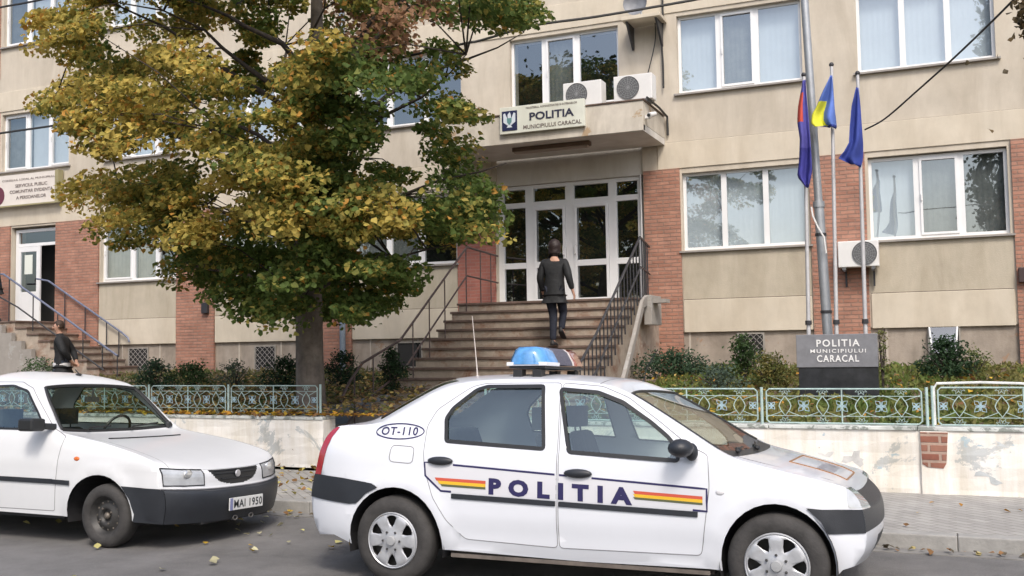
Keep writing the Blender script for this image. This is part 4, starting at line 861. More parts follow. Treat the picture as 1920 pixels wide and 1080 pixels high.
OUT = [(60, -40), (62, 20), (78, 60), (88, 92), (108, 122), (128, 160), (100, 172), (82, 190), (112, 214), (150, 240), (188, 268), (160, 300), (165, 332), (132, 352), (198, 372), (170, 395), (186, 430), (228, 462), (290, 455), (322, 490), (345, 522), (392, 505), (402, 540), (466, 562), (470, 592), (560, 600), (640, 598), (712, 582), (762, 548), (768, 505), (745, 482), (800, 468), (866, 438), (932, 442), (915, 405), (926, 345), (880, 322), (872, 275), (860, 245), (884, 208), (855, 184), (866, 142), (846, 104), (812, 72), (830, 52), (905, 58), (960, 50), (1002, 16), (1000, -60), (1010, -140), (880, -260), (700, -380), (480, -400), (250, -330), (110, -190)]
HOLES = [((238, 88), 24, 30), ((385, 72), 16, 26), ((545, 60), 26, 34), ((508, 92), 18, 16), ((372, 218), 22, 24), ((300, 266), 36, 15), ((345, 292), 40, 16), ((400, 300), 16, 14), ((645, 285), 20, 16), ((735, 460), 22, 18), ((845, 145), 16, 30), ((268, 18), 44, 20), ((420, 374), 16, 12), ((620, 275), 14, 22), ((700, 268), 26, 14), ((800, 455), 24, 10), ((245, 430), 12, 14), ((190, 300), 10, 8), ((905, 90), 30, 22), ((815, 300), 22, 10)]
def inpoly(x, y, poly):
    c = False; j = len(poly) - 1
    for i in range(len(poly)):
        if (poly[i][1] > y) != (poly[j][1] > y) and x < (poly[j][0] - poly[i][0]) * (y - poly[i][1]) / (poly[j][1] - poly[i][1]) + poly[i][0]: c = not c
        j = i
    return c
pads = []
tries = 0
while len(pads) < 540 and tries < 60000:
    tries += 1
    a = random.uniform(0, 2 * math.pi); hz = random.uniform(2.05, 9.4); tz = (hz - 2.05) / 7.35
    rmax = 2.0 + 3.0 * math.sin(min(1, tz * 1.5 + .05) * math.pi / 2) - 2.6 * max(0, tz - .6) / .4
    q = random.uniform(.25, 1) ** .55; x = TX + rmax * q * math.cos(a) * 1.12 ; y = TY + rmax * .74 * q * math.sin(a)
    if y < 9.0 or y > 16.0: continue
    z = hz - .35 * q; px, py = topx((x, y, z))
    if px > 740 and random.random() < .35: continue
    m_ = 16
    if not (inpoly(px - m_, py, OUT) and inpoly(px + m_, py, OUT) and inpoly(px, py + m_ * .7, OUT)): continue
    if any(((px - h[0][0]) / (h[1] + 20)) ** 2 + ((py - h[0][1]) / (h[2] + 12)) ** 2 < 1 for h in HOLES): continue
    pads.append((x, y, z, px, py, q, a))
# pads along the outline so that it reads as layered drooping tips
for (px, py) in [(95, 190), (120, 190), (82, 30), (100, 75), (135, 150), (205, 285), (180, 335), (150, 352), (185, 372), (200, 425), (240, 450), (298, 445), (335, 495), (355, 512), (395, 520), (425, 545), (480, 580), (530, 585), (600, 585), (660, 580), (720, 560), (745, 535), (750, 500), (720, 490), (800, 440), (860, 425), (905, 432), (895, 395), (905, 350), (880, 335), (850, 290), (850, 255), (870, 210), (840, 195), (850, 120), (830, 90), (930, 22), (965, 30), (985, 14), (900, 12), (870, 20), (940, -10), (560, 570), (640, 545), (610, 520), (560, 520), (500, 540), (680, 520), (455, 565)]:
    D = TY + random.uniform(-1.6, 1.2); p = unpx(px, py, D); pads.append((p.x, p.y, p.z, px, py, 1.0, math.atan2(p.y - TY, p.x - TX)))
for k in range(46):
    px, py = random.uniform(535, 665), random.uniform(115, 470); D = TY - random.uniform(.5, 1.9); p = unpx(px, py, D); pads.append((p.x, p.y, p.z, px, py, .8, random.uniform(3.6, 5.8)))
PP_, NN_, SS_, CC_ = [], [], [], []
for (x, y, z, px, py, q, a) in pads:
    n = int(random.uniform(150, 300)); rr = random.uniform(.26, .54)
    d = rng.normal(size=(n, 3)); d /= np.linalg.norm(d, axis=1)[:, None]; d *= (rng.random((n, 1)) ** .4) * rr; d[:, 2] *= random.uniform(.3, .62)
    out = np.array((math.cos(a), math.sin(a), 0)); along = d @ out; d[:, 2] -= .25 * np.maximum(0, along + .1)
    P = np.array((x, y, z)) + d
    # yellow towards the upper left and the tips of the limbs, green in the lower right
    yel = .36 + .40 * np.clip((560 - px) / 420, -1, 1) * (1 if py < 420 else .55) - .55 * (py > 455) - .16 * (px > 600) + .16 * math.sin(px * .021 + py * .013) + .22 * math.sin(px * .05 - py * .041) + (q - .75) * .35
    if 600 < px < 850 and 90 < py < 240: yel -= .28
    if 380 < py < 430 and 520 < px < 760: yel += .3
    pink = (620 < px < 850 and 5 < py < 82)
    t_ = np.clip(yel + .33 * rng.normal(size=n) + .5 * along / rr * .5, 0, 1)
    c = blend(np.array((.11, .165, .042)), np.array((.55, .43, .11)), t_)
    c = np.where((rng.random(n) < .02 + .07 * max(0, yel))[:, None], np.array((.56, .30, .07)), c)
    if pink: c = np.where((rng.random(n) < .75)[:, None], np.array((.38, .22, .13)), c)
    c = c * rng.uniform(.75, 1.25, (n, 1))
    PP_.append(P); NN_.append(rng.normal(size=(n, 3)) * .55 + np.array((0, 0, .75)) + out * .45); SS_.append(rng.uniform(.040, .092, n)); CC_.append(c)
leaves_obj('crown', np.concatenate(PP_), np.concatenate(NN_), np.concatenate(SS_), np.concatenate(CC_), M['leaf'], TR_)
b = MB(); order = list(range(len(pads))); random.shuffle(order); tk = np.array(trunk)
mains = []
for az, z0, ln, lift in ((180, 3.0, 3.6, 1.4), (200, 3.6, 4.0, 2.0), (160, 4.2, 4.2, 1.9), (220, 4.6, 3.6, 2.4), (10, 3.2, 3.0, 1.0), (-20, 3.8, 3.2, 1.6), (30, 4.5, 3.4, 1.8), (0, 5.3, 3.4, 2.2), (90, 3.6, 2.2, 1.2), (-90, 3.3, 2.4, 1.2), (-60, 4.4, 2.8, 1.8), (-120, 4.8, 3, 1.8), (170, 5.6, 3.6, 2.2), (130, 5, 3, 2), (60, 5.4, 3, 2), (190, 2.5, 2.6, .6), (-10, 2.5, 2.4, .5)):
    p = Vector((TX + .02, TY, z0)); dirv = Vector((math.cos(rad(az)), math.sin(rad(az)) * .75, 0)); pts = [p]
    for k in range(1, 7): t_ = k / 6; pts.append(p + dirv * ln * t_ + Vector((.08 * math.sin(k * 2.1 + az), .08 * math.cos(k * 1.7 + az), lift * (t_ ** .75) + .05 * math.sin(k + az))))
    b.tube(pts, [.05, .042, .034, .026, .019, .012, .006], 7); mains.append(pts)
for i in order[:170]:
    x, y, z = pads[i][:3]; e = Vector((x, y, z)); best = min((q_ for pts in mains for q_ in pts[1:]), key=lambda q_: (q_ - e).length + (1.5 if q_.z > e.z + .3 else 0))
    if (best - e).length > 2.2: continue
    mid = best.lerp(e, .5) + Vector((0, 0, .12)); b.tube([best, mid, e], [.014, .009, .004], 5)
b.build('branches', M['branch'], TR_, smooth='all')

# a second tree just outside the right edge, one branch tip hangs into the picture
T2 = empty('tree', (4.3, 11.9, .7), 'tree with brown leaf tips hanging in at the top right corner', 'tree')
b = MB(); b.tube([(4.3, 11.9, .6), (4.25, 11.9, 3), (4.3, 11.9, 6)], [.18, .14, .08], 12); b.build('trunk', M['bark'], T2, smooth='all')
b = MB(); b.tube([(4.25, 11.9, 4.2), (3.0, 11.4, 5.2), (1.6, 10.8, 5.35), unpx(1925, 15, 10.6)], [.07, .05, .03, .008], 6); b.tube([(4.3, 11.9, 4.6), (3.4, 12.4, 6), (2.6, 12.5, 6.8)], [.06, .04, .01], 6); b.build('branches', M['branch'], T2)
P = []
for (px, py, r_) in ((1925, 12, .12), (1912, 45, .05), (1932, 55, .08), (1950, 20, .2), (1990, 0, .3), (2040, 40, .4), (2120, 0, .5)):
    c = unpx(px, py, 10.7); P.append(np.array(c) + rng.normal(size=(int(420 * r_), 3)) * r_ * .55)
P = np.concatenate(P); P = np.concatenate([P, np.array((4.3, 12, 6)) + rng.normal(size=(2500, 3)) * np.array((1.2, 1, .9))]); n = len(P)
leaves_obj('crown', P, rng.normal(size=(n, 3)), rng.uniform(.04, .08, n), blend(np.array((.06, .05, .03)), np.array((.16, .11, .05)), rng.random(n)), M['leafg'], T2)

# trees across the street, behind the camera: the windows mirror them
def far_tree(x, y, h, r, label, conifer=False):
    t = empty('tree', (x, y, 0), label, 'tree', 'trees across the street'); b = MB(); b.tube([(x, y, 0), (x, y, h * .6), (x, y, h * .95)], [.3, .2, .04], 8); b.build('trunk', M['bark'], t)
    n = 13000 if not conifer else 12000; k = 110; d = rng.normal(size=(k, 3)); d /= np.linalg.norm(d, axis=1)[:, None]; q = rng.random(k) ** .45
    if conifer:
        hz = rng.random(k); cen = np.stack([x + d[:, 0] * r * (1 - hz) * q, y + d[:, 1] * r * (1 - hz) * q, 2 + (h - 2) * hz], 1); sg = .3
    else: cen = np.stack([x + d[:, 0] * r * q, y + d[:, 1] * r * q, h * .60 + d[:, 2] * h * .38 * q], 1); sg = .55
    idx = rng.integers(0, k, n); P = cen[idx] + rng.normal(size=(n, 3)) * sg
    leaves_obj('crown', P, rng.normal(size=(n, 3)), rng.uniform(.13, .26, n), blend(np.array((.02, .035, .012)), np.array((.06, .08, .02)), rng.random(n)), M['leafg'], t)
far_tree(-15.5, -7, 15.5, 4.6, 'tall leafy tree across the street opposite the entrance')
far_tree(-24.5, -9, 12.5, 4.2, 'leafy tree across the street at the far left')
far_tree(2.6, -12, 18.8, 2.6, 'tall conifer across the street', True)
# ================================================================ vehicles
def smoothf(xs_, ys_):
    xs_, ys_ = np.array(xs_, float), np.array(ys_, float); d = np.diff(ys_) / np.diff(xs_); m = np.concatenate([[d[0]], (d[:-1] + d[1:]) / 2, [d[-1]]])
    for i in range(1, len(m) - 1):
        if d[i - 1] * d[i] <= 0: m[i] = 0
    def f(x):
        x = min(max(x, xs_[0]), xs_[-1]); i = min(int(np.searchsorted(xs_, x, 'right')) - 1, len(xs_) - 2); h = xs_[i + 1] - xs_[i]; t = (x - xs_[i]) / h
        return ys_[i] * (2 * t ** 3 - 3 * t * t + 1) + h * m[i] * (t ** 3 - 2 * t * t + t) + ys_[i + 1] * (3 * t * t - 2 * t ** 3) + h * m[i + 1] * (t ** 3 - t * t)
    return f
def densify(poly, step, closed=True):
    o = []; n = len(poly)
    for i in range(n if closed else n - 1):
        a, c = poly[i], poly[(i + 1) % n]; k = max(1, int(math.dist(a, c) / step))
        for j in range(k): o.append((a[0] + (c[0] - a[0]) * j / k, a[1] + (c[1] - a[1]) * j / k))
    if not closed: o.append(poly[-1])
    return o
def roundpoly(poly, r=.03, n=3):
    o = []; m = len(poly)
    for i in range(m):
        p = Vector(poly[i]); a = Vector(poly[i - 1]); c = Vector(poly[(i + 1) % m]); ra = min(r, (a - p).length * .45); rc = min(r, (c - p).length * .45)
        q0 = p + (a - p).normalized() * ra; q1 = p + (c - p).normalized() * rc
        for k in range(n + 1): t = k / n; o.append(tuple(q0 * (1 - t) ** 2 + p * 2 * t * (1 - t) + q1 * t * t))
    return o
class Skin:
    def __init__(s, S, nodes, bottom, regions, sub=5, pz=2.6, px=2.2, ts=(0, .12, .25, .38, .5, .62, .72, .8, .87, .93, .97, 1.0)):
        s.S = S; s.pz = pz; s.px = px
        # dense edge curve (Catmull-Rom through the nodes)
        D = []; U = []
        for i in range(len(nodes) - 1):
            p0, p1, p2, p3 = (np.array(nodes[max(i - 1, 0)]), np.array(nodes[i]), np.array(nodes[i + 1]), np.array(nodes[min(i + 2, len(nodes) - 1)]))
            l1 = np.linalg.norm(p2 - p1); m1 = (p2 - p0) / (np.linalg.norm(p2 - p1) + np.linalg.norm(p1 - p0) + 1e-6) * l1; m2 = (p3 - p1) / (np.linalg.norm(p3 - p2) + np.linalg.norm(p2 - p1) + 1e-6) * l1
            for k in range(sub):
                t = k / sub; D.append(p1 * (2 * t ** 3 - 3 * t * t + 1) + m1 * (t ** 3 - 2 * t * t + t) + p2 * (3 * t * t - 2 * t ** 3) + m2 * (t ** 3 - t * t)); U.append(i + t)
        D.append(np.array(nodes[-1], float)); U.append(len(nodes) - 1); s.D = np.array(D); s.U = np.array(U)
        s.outline = [(d[0], d[1]) for d in D] + list(bottom)
        pts = []; edges = []
        def ring(poly, closed=True):
            k = len(pts); pts.extend(poly); m = len(poly)
            for i in range(m if closed else m - 1): edges.append((k + i, k + (i + 1) % m))
        ring(densify(s.outline, .09) if False else s.outline)
        for nm, poly in regions: ring(densify(poly, .06))
        xs_ = [p[0] for p in s.outline]; zs_ = [p[1] for p in s.outline]
        for x in np.arange(min(xs_) + .03, max(xs_), .065):
            for z in np.arange(min(zs_) + .03, max(zs_), .05):
                if inpoly(x, z, s.outline): pts.append((x + .006 * math.sin(z * 90), z))
        r = delaunay_2d_cdt([Vector(p) for p in pts], edges, [], 0, 1e-5)
        s.v2 = [(p.x, p.y) for p in r[0]]; s.tri = {}
        for f in r[2]:
            cx = sum(s.v2[i][0] for i in f) / len(f); cz = sum(s.v2[i][1] for i in f) / len(f)
            if not inpoly(cx, cz, s.outline): continue
            nm = 'body'
            for n_, poly in regions:
                if inpoly(cx, cz, poly): nm = n_; break
            s.tri.setdefault(nm, []).append(f)
        s.ts = sorted({-t for t in ts} | set(ts))
    def node(s, u): return np.array([np.interp(u, s.U, s.D[:, k]) for k in range(4)])
    def sp(s, u, t, eps=0.0):
        x, z, xc, zc = s.node(u); y = s.S(x, z); a = abs(t)
        p = Vector((x + (xc - x) * (1 - a ** s.px), t * y, z + (zc - z) * (1 - a ** s.pz)))
        if eps:
            q = Vector((0, 0, 0)); d = .01; p1 = s.sp(u, min(1, t + d)); p0 = s.sp(u, max(-1, t - d)); q1 = s.sp(min(s.U[-1], u + d), t); q0 = s.sp(max(0, u - d), t)
            nn = (p1 - p0).cross(q1 - q0).normalized()
            cen = Vector((s.D[:, 0].mean(), 0, .6))
            if nn.dot(p - cen) < 0: nn = -nn
            p = p + nn * eps
        return p
    def side(s, nm, sgn, inset=0.0):
        b = MB(); mp = {}
        for f in s.tri.get(nm, []):
            g_ = []
            for i in f:
                if i not in mp: x, z = s.v2[i]; mp[i] = len(b.v); b.v.append((x, sgn * (s.S(x, z) - inset), z))
                g_.append(mp[i])
            b.f.append(tuple(g_ if sgn < 0 else g_[::-1])); b.m.append(0)
        return b
    def strip(s, cls, extra=()):
        out = {}; us = sorted(set(s.U) | set(extra)); grid_ = [[s.sp(u, t) for t in s.ts] for u in us]
        for i in range(len(us) - 1):
            for j in range(len(s.ts) - 1):
                nm = cls((us[i] + us[i + 1]) / 2, (s.ts[j] + s.ts[j + 1]) / 2)
                if nm is None: continue
                b = out.setdefault(nm, MB()); b.add([grid_[i][j], grid_[i + 1][j], grid_[i + 1][j + 1], grid_[i][j + 1]], [(3, 2, 1, 0)])
        return out
    def L(s, x, z, sgn=-1, eps=.004): return (x, sgn * (s.S(x, z) + eps), z)
    def ribbon(s, line, hw, sgn=-1, eps=.004, closed=False):
        P_ = densify(line, .05, closed); n = len(P_); b = MB(); vs = []
        for i in range(n):
            a = Vector(P_[i - 1] if (closed or i > 0) else P_[i]); c = Vector(P_[(i + 1) % n] if (closed or i < n - 1) else P_[i]); d = (c - a).normalized() if (c - a).length > 1e-6 else Vector((1, 0)); nn = Vector((-d.y, d.x)) * hw; p = Vector(P_[i])
            vs.append(s.L(p.x + nn.x, p.y + nn.y, sgn, eps)); vs.append(s.L(p.x - nn.x, p.y - nn.y, sgn, eps))
        m = n if closed else n - 1
        b.add(vs, [(2 * i, 2 * i + 1, (2 * i + 3) % (2 * n), (2 * i + 2) % (2 * n)) for i in range(m)]); return b
    def fill(s, poly, sgn=-1, eps=.003, step=.06):
        P_ = densify(poly, step); k = len(P_); pts = list(P_)
        for x in np.arange(min(p[0] for p in P_) + step / 2, max(p[0] for p in P_), step):
            for z in np.arange(min(p[1] for p in P_) + step / 2, max(p[1] for p in P_), step):
                if inpoly(x, z, poly): pts.append((x, z))
        r = delaunay_2d_cdt([Vector(p) for p in pts], [(i, (i + 1) % k) for i in range(k)], [], 1, 1e-6)
        b = MB(); b.add([s.L(p.x, p.y, sgn, eps) for p in r[0]], [tuple(f) for f in r[2]]); return b
def mir(b):      # mirrored copy of a builder across the car's middle plane
    c = MB(); c.v = [(x, -y, z) for x, y, z in b.v]; c.f = [f[::-1] for f in b.f]; c.m = list(b.m); return c
def arch(cx, cz, rx, rz, a0, a1, n=18):
    return [(cx + rx * math.cos(rad(a0 + (a1 - a0) * i / n)), cz + rz * math.sin(rad(a0 + (a1 - a0) * i / n))) for i in range(n + 1)]

M['paint'] = mat('white_car_paint', (.69, .715, .765), .38, var=.02, vscale=2, coat=.8, coatr=.06, dirt=((.60, .56, .50), 1.0, .72))
M['paint2'] = mat('older_white_car_paint', (.68, .695, .715), .42, var=.03, vscale=2, coat=.6, coatr=.12)
M['bumper_plastic'] = mat('dark_bumper_plastic', (.021, .024, .030), .45, var=.15, vscale=5, bump=.15, bscale=200)
M['seal'] = mat('window_seal', (.018, .019, .02), .45)
M['gap'] = mat('panel_gap', (.22, .22, .23), .7)
M['carglass'] = glass_mat('car_glass', (.74, .84, .80), ior=2.5, gloss=(.85, .93, .92))
M['windscreen'] = glass_mat('windscreen_glass', (.74, .80, .77), ior=1.6)
M['tyre'] = mat('tyre_rubber', (.042, .040, .039), .8, var=.3, vscale=9, bump=.3, bscale=60)
M['hubcap'] = mat('silver_hubcap', (.46, .475, .50), .38, metal=.35, var=.08, vscale=20, dirt=((.40, .37, .33), 9, .62))
M['steel_black'] = mat('black_steel_wheel', (.035, .034, .033), .5, var=.4, vscale=12)
M['lamp_glass'] = mat('headlamp_glass', (.43, .45, .47), .08, var=.14, vscale=10, spec=.8, coat=1)
M['lamp_red'] = mat('tail_lamp_red', (.36, .012, .02), .2, coat=1)
M['orange'] = mat('indicator_orange', (.62, .15, .03), .25, coat=.6)
M['seat'] = mat('seat_fabric', (.06, .065, .07), .9, var=.2, vscale=12)
M['cabin'] = mat('cabin_plastic', (.05, .052, .055), .7)
M['livery'] = mat('livery_navy', (.022, .018, .085), .45)
M['liv_grey'] = mat('livery_pale_grey', (.62, .625, .66), .4, coat=.5)

def wheel(parent, x, yo, R, rim, s, kind, rot=0, z=None):
    z = R if z is None else z; W_ = .175
    prof = [(rim - .006, .03), (rim, .008), (rim + .012, .0), (rim + (R - rim) * .45, -.008), (R - .022, .004), (R - .006, .022), (R, .05), (R, W_ - .05), (R - .02, W_ - .01), (rim + .03, W_), (rim, W_ - .02)]
    b = MB(); b.lathe([(r, s * (h - yo)) for r, h in prof], (x, 0, z), 'y', 44)
    w_ = empty('wheel', (0, 0, 0)); w_.parent = parent
    t = b.build('tyre', M['tyre'], parent, smooth=50, local=True); bpy.data.objects.remove(w_)
    t.name = 'wheel'
    b = MB()
    for k in range(60):                       # tread grooves as shallow blocks on the shoulder
        pass
    b = MB(); b.lathe([(.001, s * (.075 - yo)), (rim * .5, s * (.075 - yo)), (rim * .97, s * (.055 - yo)), (rim * .99, s * (.02 - yo))], (x, 0, z), 'y', 30); b.build('brake_disc', M['steel_black'], t, smooth=True, local=True)
    if kind == 'cap':
        pts = []; edges = []
        def ring(P_):
            k = len(pts); pts.extend(P_); edges.extend([(k + i, k + (i + 1) % len(P_)) for i in range(len(P_))])
        ro = rim + .004; ring([(ro * math.cos(a), ro * math.sin(a)) for a in np.linspace(0, 2 * math.pi, 49)[:-1]]); ring([(ro * .93 * math.cos(a), ro * .93 * math.sin(a)) for a in np.linspace(0, 2 * math.pi, 49)[:-1]])
        holes = []
        for k in range(6):
            a = rad(90 + rot + 60 * k); u = (math.cos(a), math.sin(a)); v = (-u[1], u[0]); h = [(u[0] * r + v[0] * q, u[1] * r + v[1] * q) for r, q in ((.088, 0), (.118, .022), (.160, .040), (.171, .022), (.174, 0), (.171, -.022), (.160, -.040), (.118, -.022))]; holes.append(h); ring(h)
        for r_ in (.03, .055, .085, .12, .15):
            for k in range(24): a = 2 * math.pi * k / 24; pts.append((r_ * math.cos(a), r_ * math.sin(a)))
        r = delaunay_2d_cdt([Vector(p) for p in pts], edges, [], 0, 1e-6); b = MB(); fs = []
        for f in r[2]:
            cx = sum(r[0][i].x for i in f) / 3; cz = sum(r[0][i].y for i in f) / 3
            if not any(inpoly(cx, cz, h) for h in holes): fs.append(tuple(f))
        def hh(q): return -.004 - .020 * math.exp(-(q / .07) ** 4) - .010 * math.exp(-((q - .14) / .05) ** 2) + (.014 if q > ro * .96 else 0)
        b.add([(x + p.x, s * (hh(p.length) - yo), z + p.y) for p in r[0]], fs); o = b.build('hubcap', M['hubcap'], t, smooth='all', local=True); q = o.modifiers.new('thickness', 'SOLIDIFY'); q.thickness = .012
        b = MB(); b.lathe([(.001, s * (-.036 - yo)), (.030, s * (-.034 - yo)), (.036, s * (-.024 - yo))], (x, 0, z), 'y', 20); b.build('centre_cap', M['ac_wire'], o, smooth=True, local=True)
        b = MB(); b.lathe([(ro * .95, s * (-.006 - yo)), (ro * .985, s * (-.012 - yo)), (ro * 1.02, s * (-.002 - yo))], (x, 0, z), 'y', 40); b.build('outer_ring', M['hubcap'], o, smooth=True, local=True)
        b = MB()
        for k in range(6): a = rad(60 + rot + 60 * k); b.ball((x + .066 * math.cos(a), s * (-.024 - yo), z + .066 * math.sin(a)), .009, 6)
        b.build('nut_recess', M['steel_black'], o, local=True, split=True)
    else:
        b = MB(); b.lathe([(rim, s * (.012 - yo)), (rim * .93, s * (.03 - yo)), (rim * .80, s * (.055 - yo)), (rim * .66, s * (.05 - yo)), (rim * .50, s * (.024 - yo)), (rim * .36, s * (.03 - yo)), (rim * .28, s * (.055 - yo)), (.001, s * (.055 - yo))], (x, 0, z), 'y', 36); b.build('rim', M['steel_black'], t, smooth=60, local=True)
        b = MB()
        for k in range(12): a = 2 * math.pi * k / 12; b.ball((x + rim * .72 * math.cos(a), s * (.052 - yo), z + rim * .72 * math.sin(a)), .010, 6, (1, .4, 1))
        for k in range(4): a = 2 * math.pi * k / 4 + .5; b.ball((x + rim * .42 * math.cos(a), s * (.024 - yo), z + rim * .42 * math.sin(a)), .009, 6)
        b.ball((x, s * (.045 - yo), z), .03, 10, (1, .8, 1)); b.build('wheel_nut', mat('worn_metal', (.16, .14, .12), .5, metal=.4), t, smooth=True, local=True, split=True)
    return t
def wellb(cx, cz, rx, rz, yo, sgn, depth=.42):
    b = MB(); A = arch(cx, cz, rx + .012, rz + .012, -14, 194, 22); n = len(A)
    b.add([(a, sgn * yo, c) for a, c in A] + [(a, sgn * (yo - depth), c) for a, c in A], [(i, i + 1, n + i + 1, n + i) for i in range(n - 1)])
    b.add([(a, sgn * (yo - depth), c) for a, c in A], [tuple(range(n))]); return b
def seatset(parent, x, y, m, h=.62, z=.42):
    s_ = MB(); s_.box(x - .02, x + .48, y - .24, y + .24, z - .1, z + .06); o = s_.build('seat', m, parent, bevel=.05, local=True)
    b = MB(); b.add([(x - .12, y - .23, z + .04), (x + .02, y - .23, z + .02), (x + .02, y + .23, z + .02), (x - .12, y + .23, z + .04), (x - .27, y - .18, z + h), (x - .17, y - .18, z + h), (x - .17, y + .18, z + h), (x - .27, y + .18, z + h)], [(3, 2, 1, 0), (4, 5, 6, 7), (0, 1, 5, 4), (1, 2, 6, 5), (2, 3, 7, 6), (3, 0, 4, 7)]); b.build('backrest', m, o, bevel=.04, local=True)
    b = MB(); b.box(x - .30, x - .2, y - .12, y + .12, z + h + .03, z + h + .19); b.tube([(x - .24, y - .06, z + h - .02), (x - .25, y - .06, z + h + .06)], .008); b.tube([(x - .24, y + .06, z + h - .02), (x - .25, y + .06, z + h + .06)], .008); b.build('headrest', m, o, bevel=.03, local=True)
def steering(parent, x, y, z, r=.18, tilt=25):
    b = MB(); c = Vector((x, y, z)); u = Vector((0, 1, 0)); v = Vector((math.sin(rad(tilt)), 0, math.cos(rad(tilt)))); n = 24
    b.tube([c + (u * math.cos(2 * math.pi * i / n) + v * math.sin(2 * math.pi * i / n)) * r for i in range(n + 1)], .014, 6)
    for a in (0, 180, 270): b.tube([c, c + (u * math.cos(rad(a)) + v * math.sin(rad(a))) * r], .014, 6)
    b.tube([c, c + Vector((.35, 0, -.12))], .025, 8); b.build('steering_wheel', M['seal'], parent, smooth=True, local=True)

# ---------------------------------------------------------------- police car
OX, OY = -4.411, 7.09
PC = empty('police_car', (OX, OY, 0), 'white police saloon car with POLITIA lettering and a blue roof beacon at the kerb', 'police car')
ws_ = smoothf([.1, .2, .35, .55, .75, .93, 1.05, 1.2, 1.4, 1.48, 1.6], [.77, .80, .85, .868, .865, .842, .795, .735, .645, .60, .5])
roofe = smoothf([0, .3, .6, .66, .95, 1.15, 1.4, 1.9, 2.25, 2.46, 3.1, 3.3, 3.6, 3.83, 4.1], [1.05, 1.08, 1.09, 1.14, 1.3, 1.39, 1.42, 1.425, 1.405, 1.34, .97, .915, .84, .775, .6])
def S1(x, z):
    b = ws_(z)
    t = min(1, max(0, (.5 - x) / .5)); b -= .16 * t ** 2.2
    t = min(1, max(0, (x - 3.35) / .7)); b -= .22 * t ** 2.2
    k = min(1, max(0, (z - (roofe(x) - .10)) / .10)); b -= (.045 if 1.0 < x < 2.9 else .05) * k ** 2.2
    # flared arches and a pressed waist line
    for cx in (.82, 3.43):
        q = math.hypot(x - cx, (z - .30) * .95); b += .014 * math.exp(-((q - .39) / .05) ** 2)
    b += .006 * math.exp(-((z - .90) / .03) ** 2) - .008 * math.exp(-((z - .40) / .05) ** 2) * (1 if 1.2 < x < 3.1 else 0)
    return b
nodes = [(.14, .30, .00, .30), (.08, .42, -.08, .42), (.055, .58, -.11, .58), (.095, .735, -.08, .735), (.14, .90, -.01, .90), (.20, 1.055, .05, 1.045), (.27, 1.088, .13, 1.085), (.50, 1.098, .30, 1.125), (.64, 1.125, .40, 1.18),
         (.95, 1.305, .66, 1.325), (1.15, 1.39, .88, 1.425), (1.40, 1.422, 1.15, 1.462), (1.75, 1.427, 1.6, 1.472), (2.1, 1.412, 2.05, 1.455), (2.32, 1.382, 2.32, 1.418), (2.48, 1.325, 2.42, 1.345),
         (2.78, 1.155, 2.78, 1.145), (3.06, .985, 3.14, .950), (3.18, .930, 3.25, .928), (3.46, .862, 3.48, .884), (3.72, .800, 3.73, .815), (3.83, .768, 3.85, .752), (3.885, .72, 3.93, .69), (3.92, .645, 3.985, .635), (3.935, .51, 4.00, .515), (3.92, .40, 3.98, .40), (3.86, .31, 3.92, .30)]
bottom = [(3.80, .290)] + arch(3.43, .30, .335, .372, -8, 188) + [(3.02, .255), (2.2, .243), (1.25, .262)] + arch(.82, .30, .365, .375, -6, 186) + [(.30, .315)]
rwin = roundpoly([(1.195, 1.0), (1.165, 1.155), (1.205, 1.225), (1.36, 1.355), (1.43, 1.377), (1.859, 1.380), (1.927, .963)], .02)
fwin = roundpoly([(1.99, 1.36), (2.257, 1.338), (2.437, 1.274), (2.642, 1.146), (2.763, 1.055), (2.83, .98), (2.838, .911), (2.105, .947)], .02)
rband = [(.0, .575), (.46, .545), (.52, .552), (.60, .625), (.69, .668), (.64, .695), (.38, .725), (.16, .737), (.0, .735)]
fband = [(3.61, .652), (3.70, .645), (4.1, .645), (4.1, .51), (3.728, .503), (3.69, .575)]
lampP = roundpoly([(3.826, .795), (4.0, .795), (4.0, .652), (3.842, .652)], .01, 1)
tailP = [(.02, .735), (.168, .737), (.215, .93), (.262, 1.078), (.1, 1.09), (.02, .9)]
lowR = [(-.1, .25), (.50, .25), (.46, .545), (-.1, .575)]; lowF = [(3.728, .503), (4.2, .503), (4.2, .2), (3.74, .2)]
rdoor = roundpoly([(1.985, 1.402), (1.42, 1.400), (1.32, 1.378), (1.085, 1.215), (1.028, 1.10), (1.035, .943), (1.049, .809), (1.12, .62), (1.23, .459), (1.36, .345), (2.028, .325), (2.026, .952)], .03)
fdoor = roundpoly([(1.997, 1.402), (2.28, 1.378), (2.47, 1.305), (2.70, 1.150), (2.90, 1.005), (3.024, .95), (3.034, .753), (2.99, .424), (2.975, .335), (2.040, .325), (2.038, .952)], .03)
sk = Skin(S1, nodes, bottom, [('rear_window', rwin), ('front_window', fwin), ('bumper_band_r', rband), ('bumper_band_f', fband), ('headlamp', lampP), ('tail_lamp', tailP), ('rear_bumper', lowR), ('front_bumper', lowF), ('rear_door', rdoor), ('front_door', fdoor)])
def cls1(u, t):
    a = abs(t)
    if u < 2: return 'rear_bumper'
    if u < 3: return 'bumper_band_r'
    if 3 <= u < 5.4 and a > .82: return 'tail_lamp'
    if 7.9 < u < 10.3 and a < .90: return 'rear_screen'
    if 15.0 < u < 17.0 and a < .93: return 'windscreen'
    if 17.0 <= u < 17.8 and a < .93: return 'cowl'
    if 21 < u < 23 and a > .68: return 'headlamp'
    if 21.45 < u < 23: return 'grille' if a < .68 else 'body'
    if 23 <= u < 24: return 'bumper_band_f'
    if u >= 24: return 'front_bumper' if not (24.5 < u < 25.6 and a < .5) else 'grille'
    return 'body'
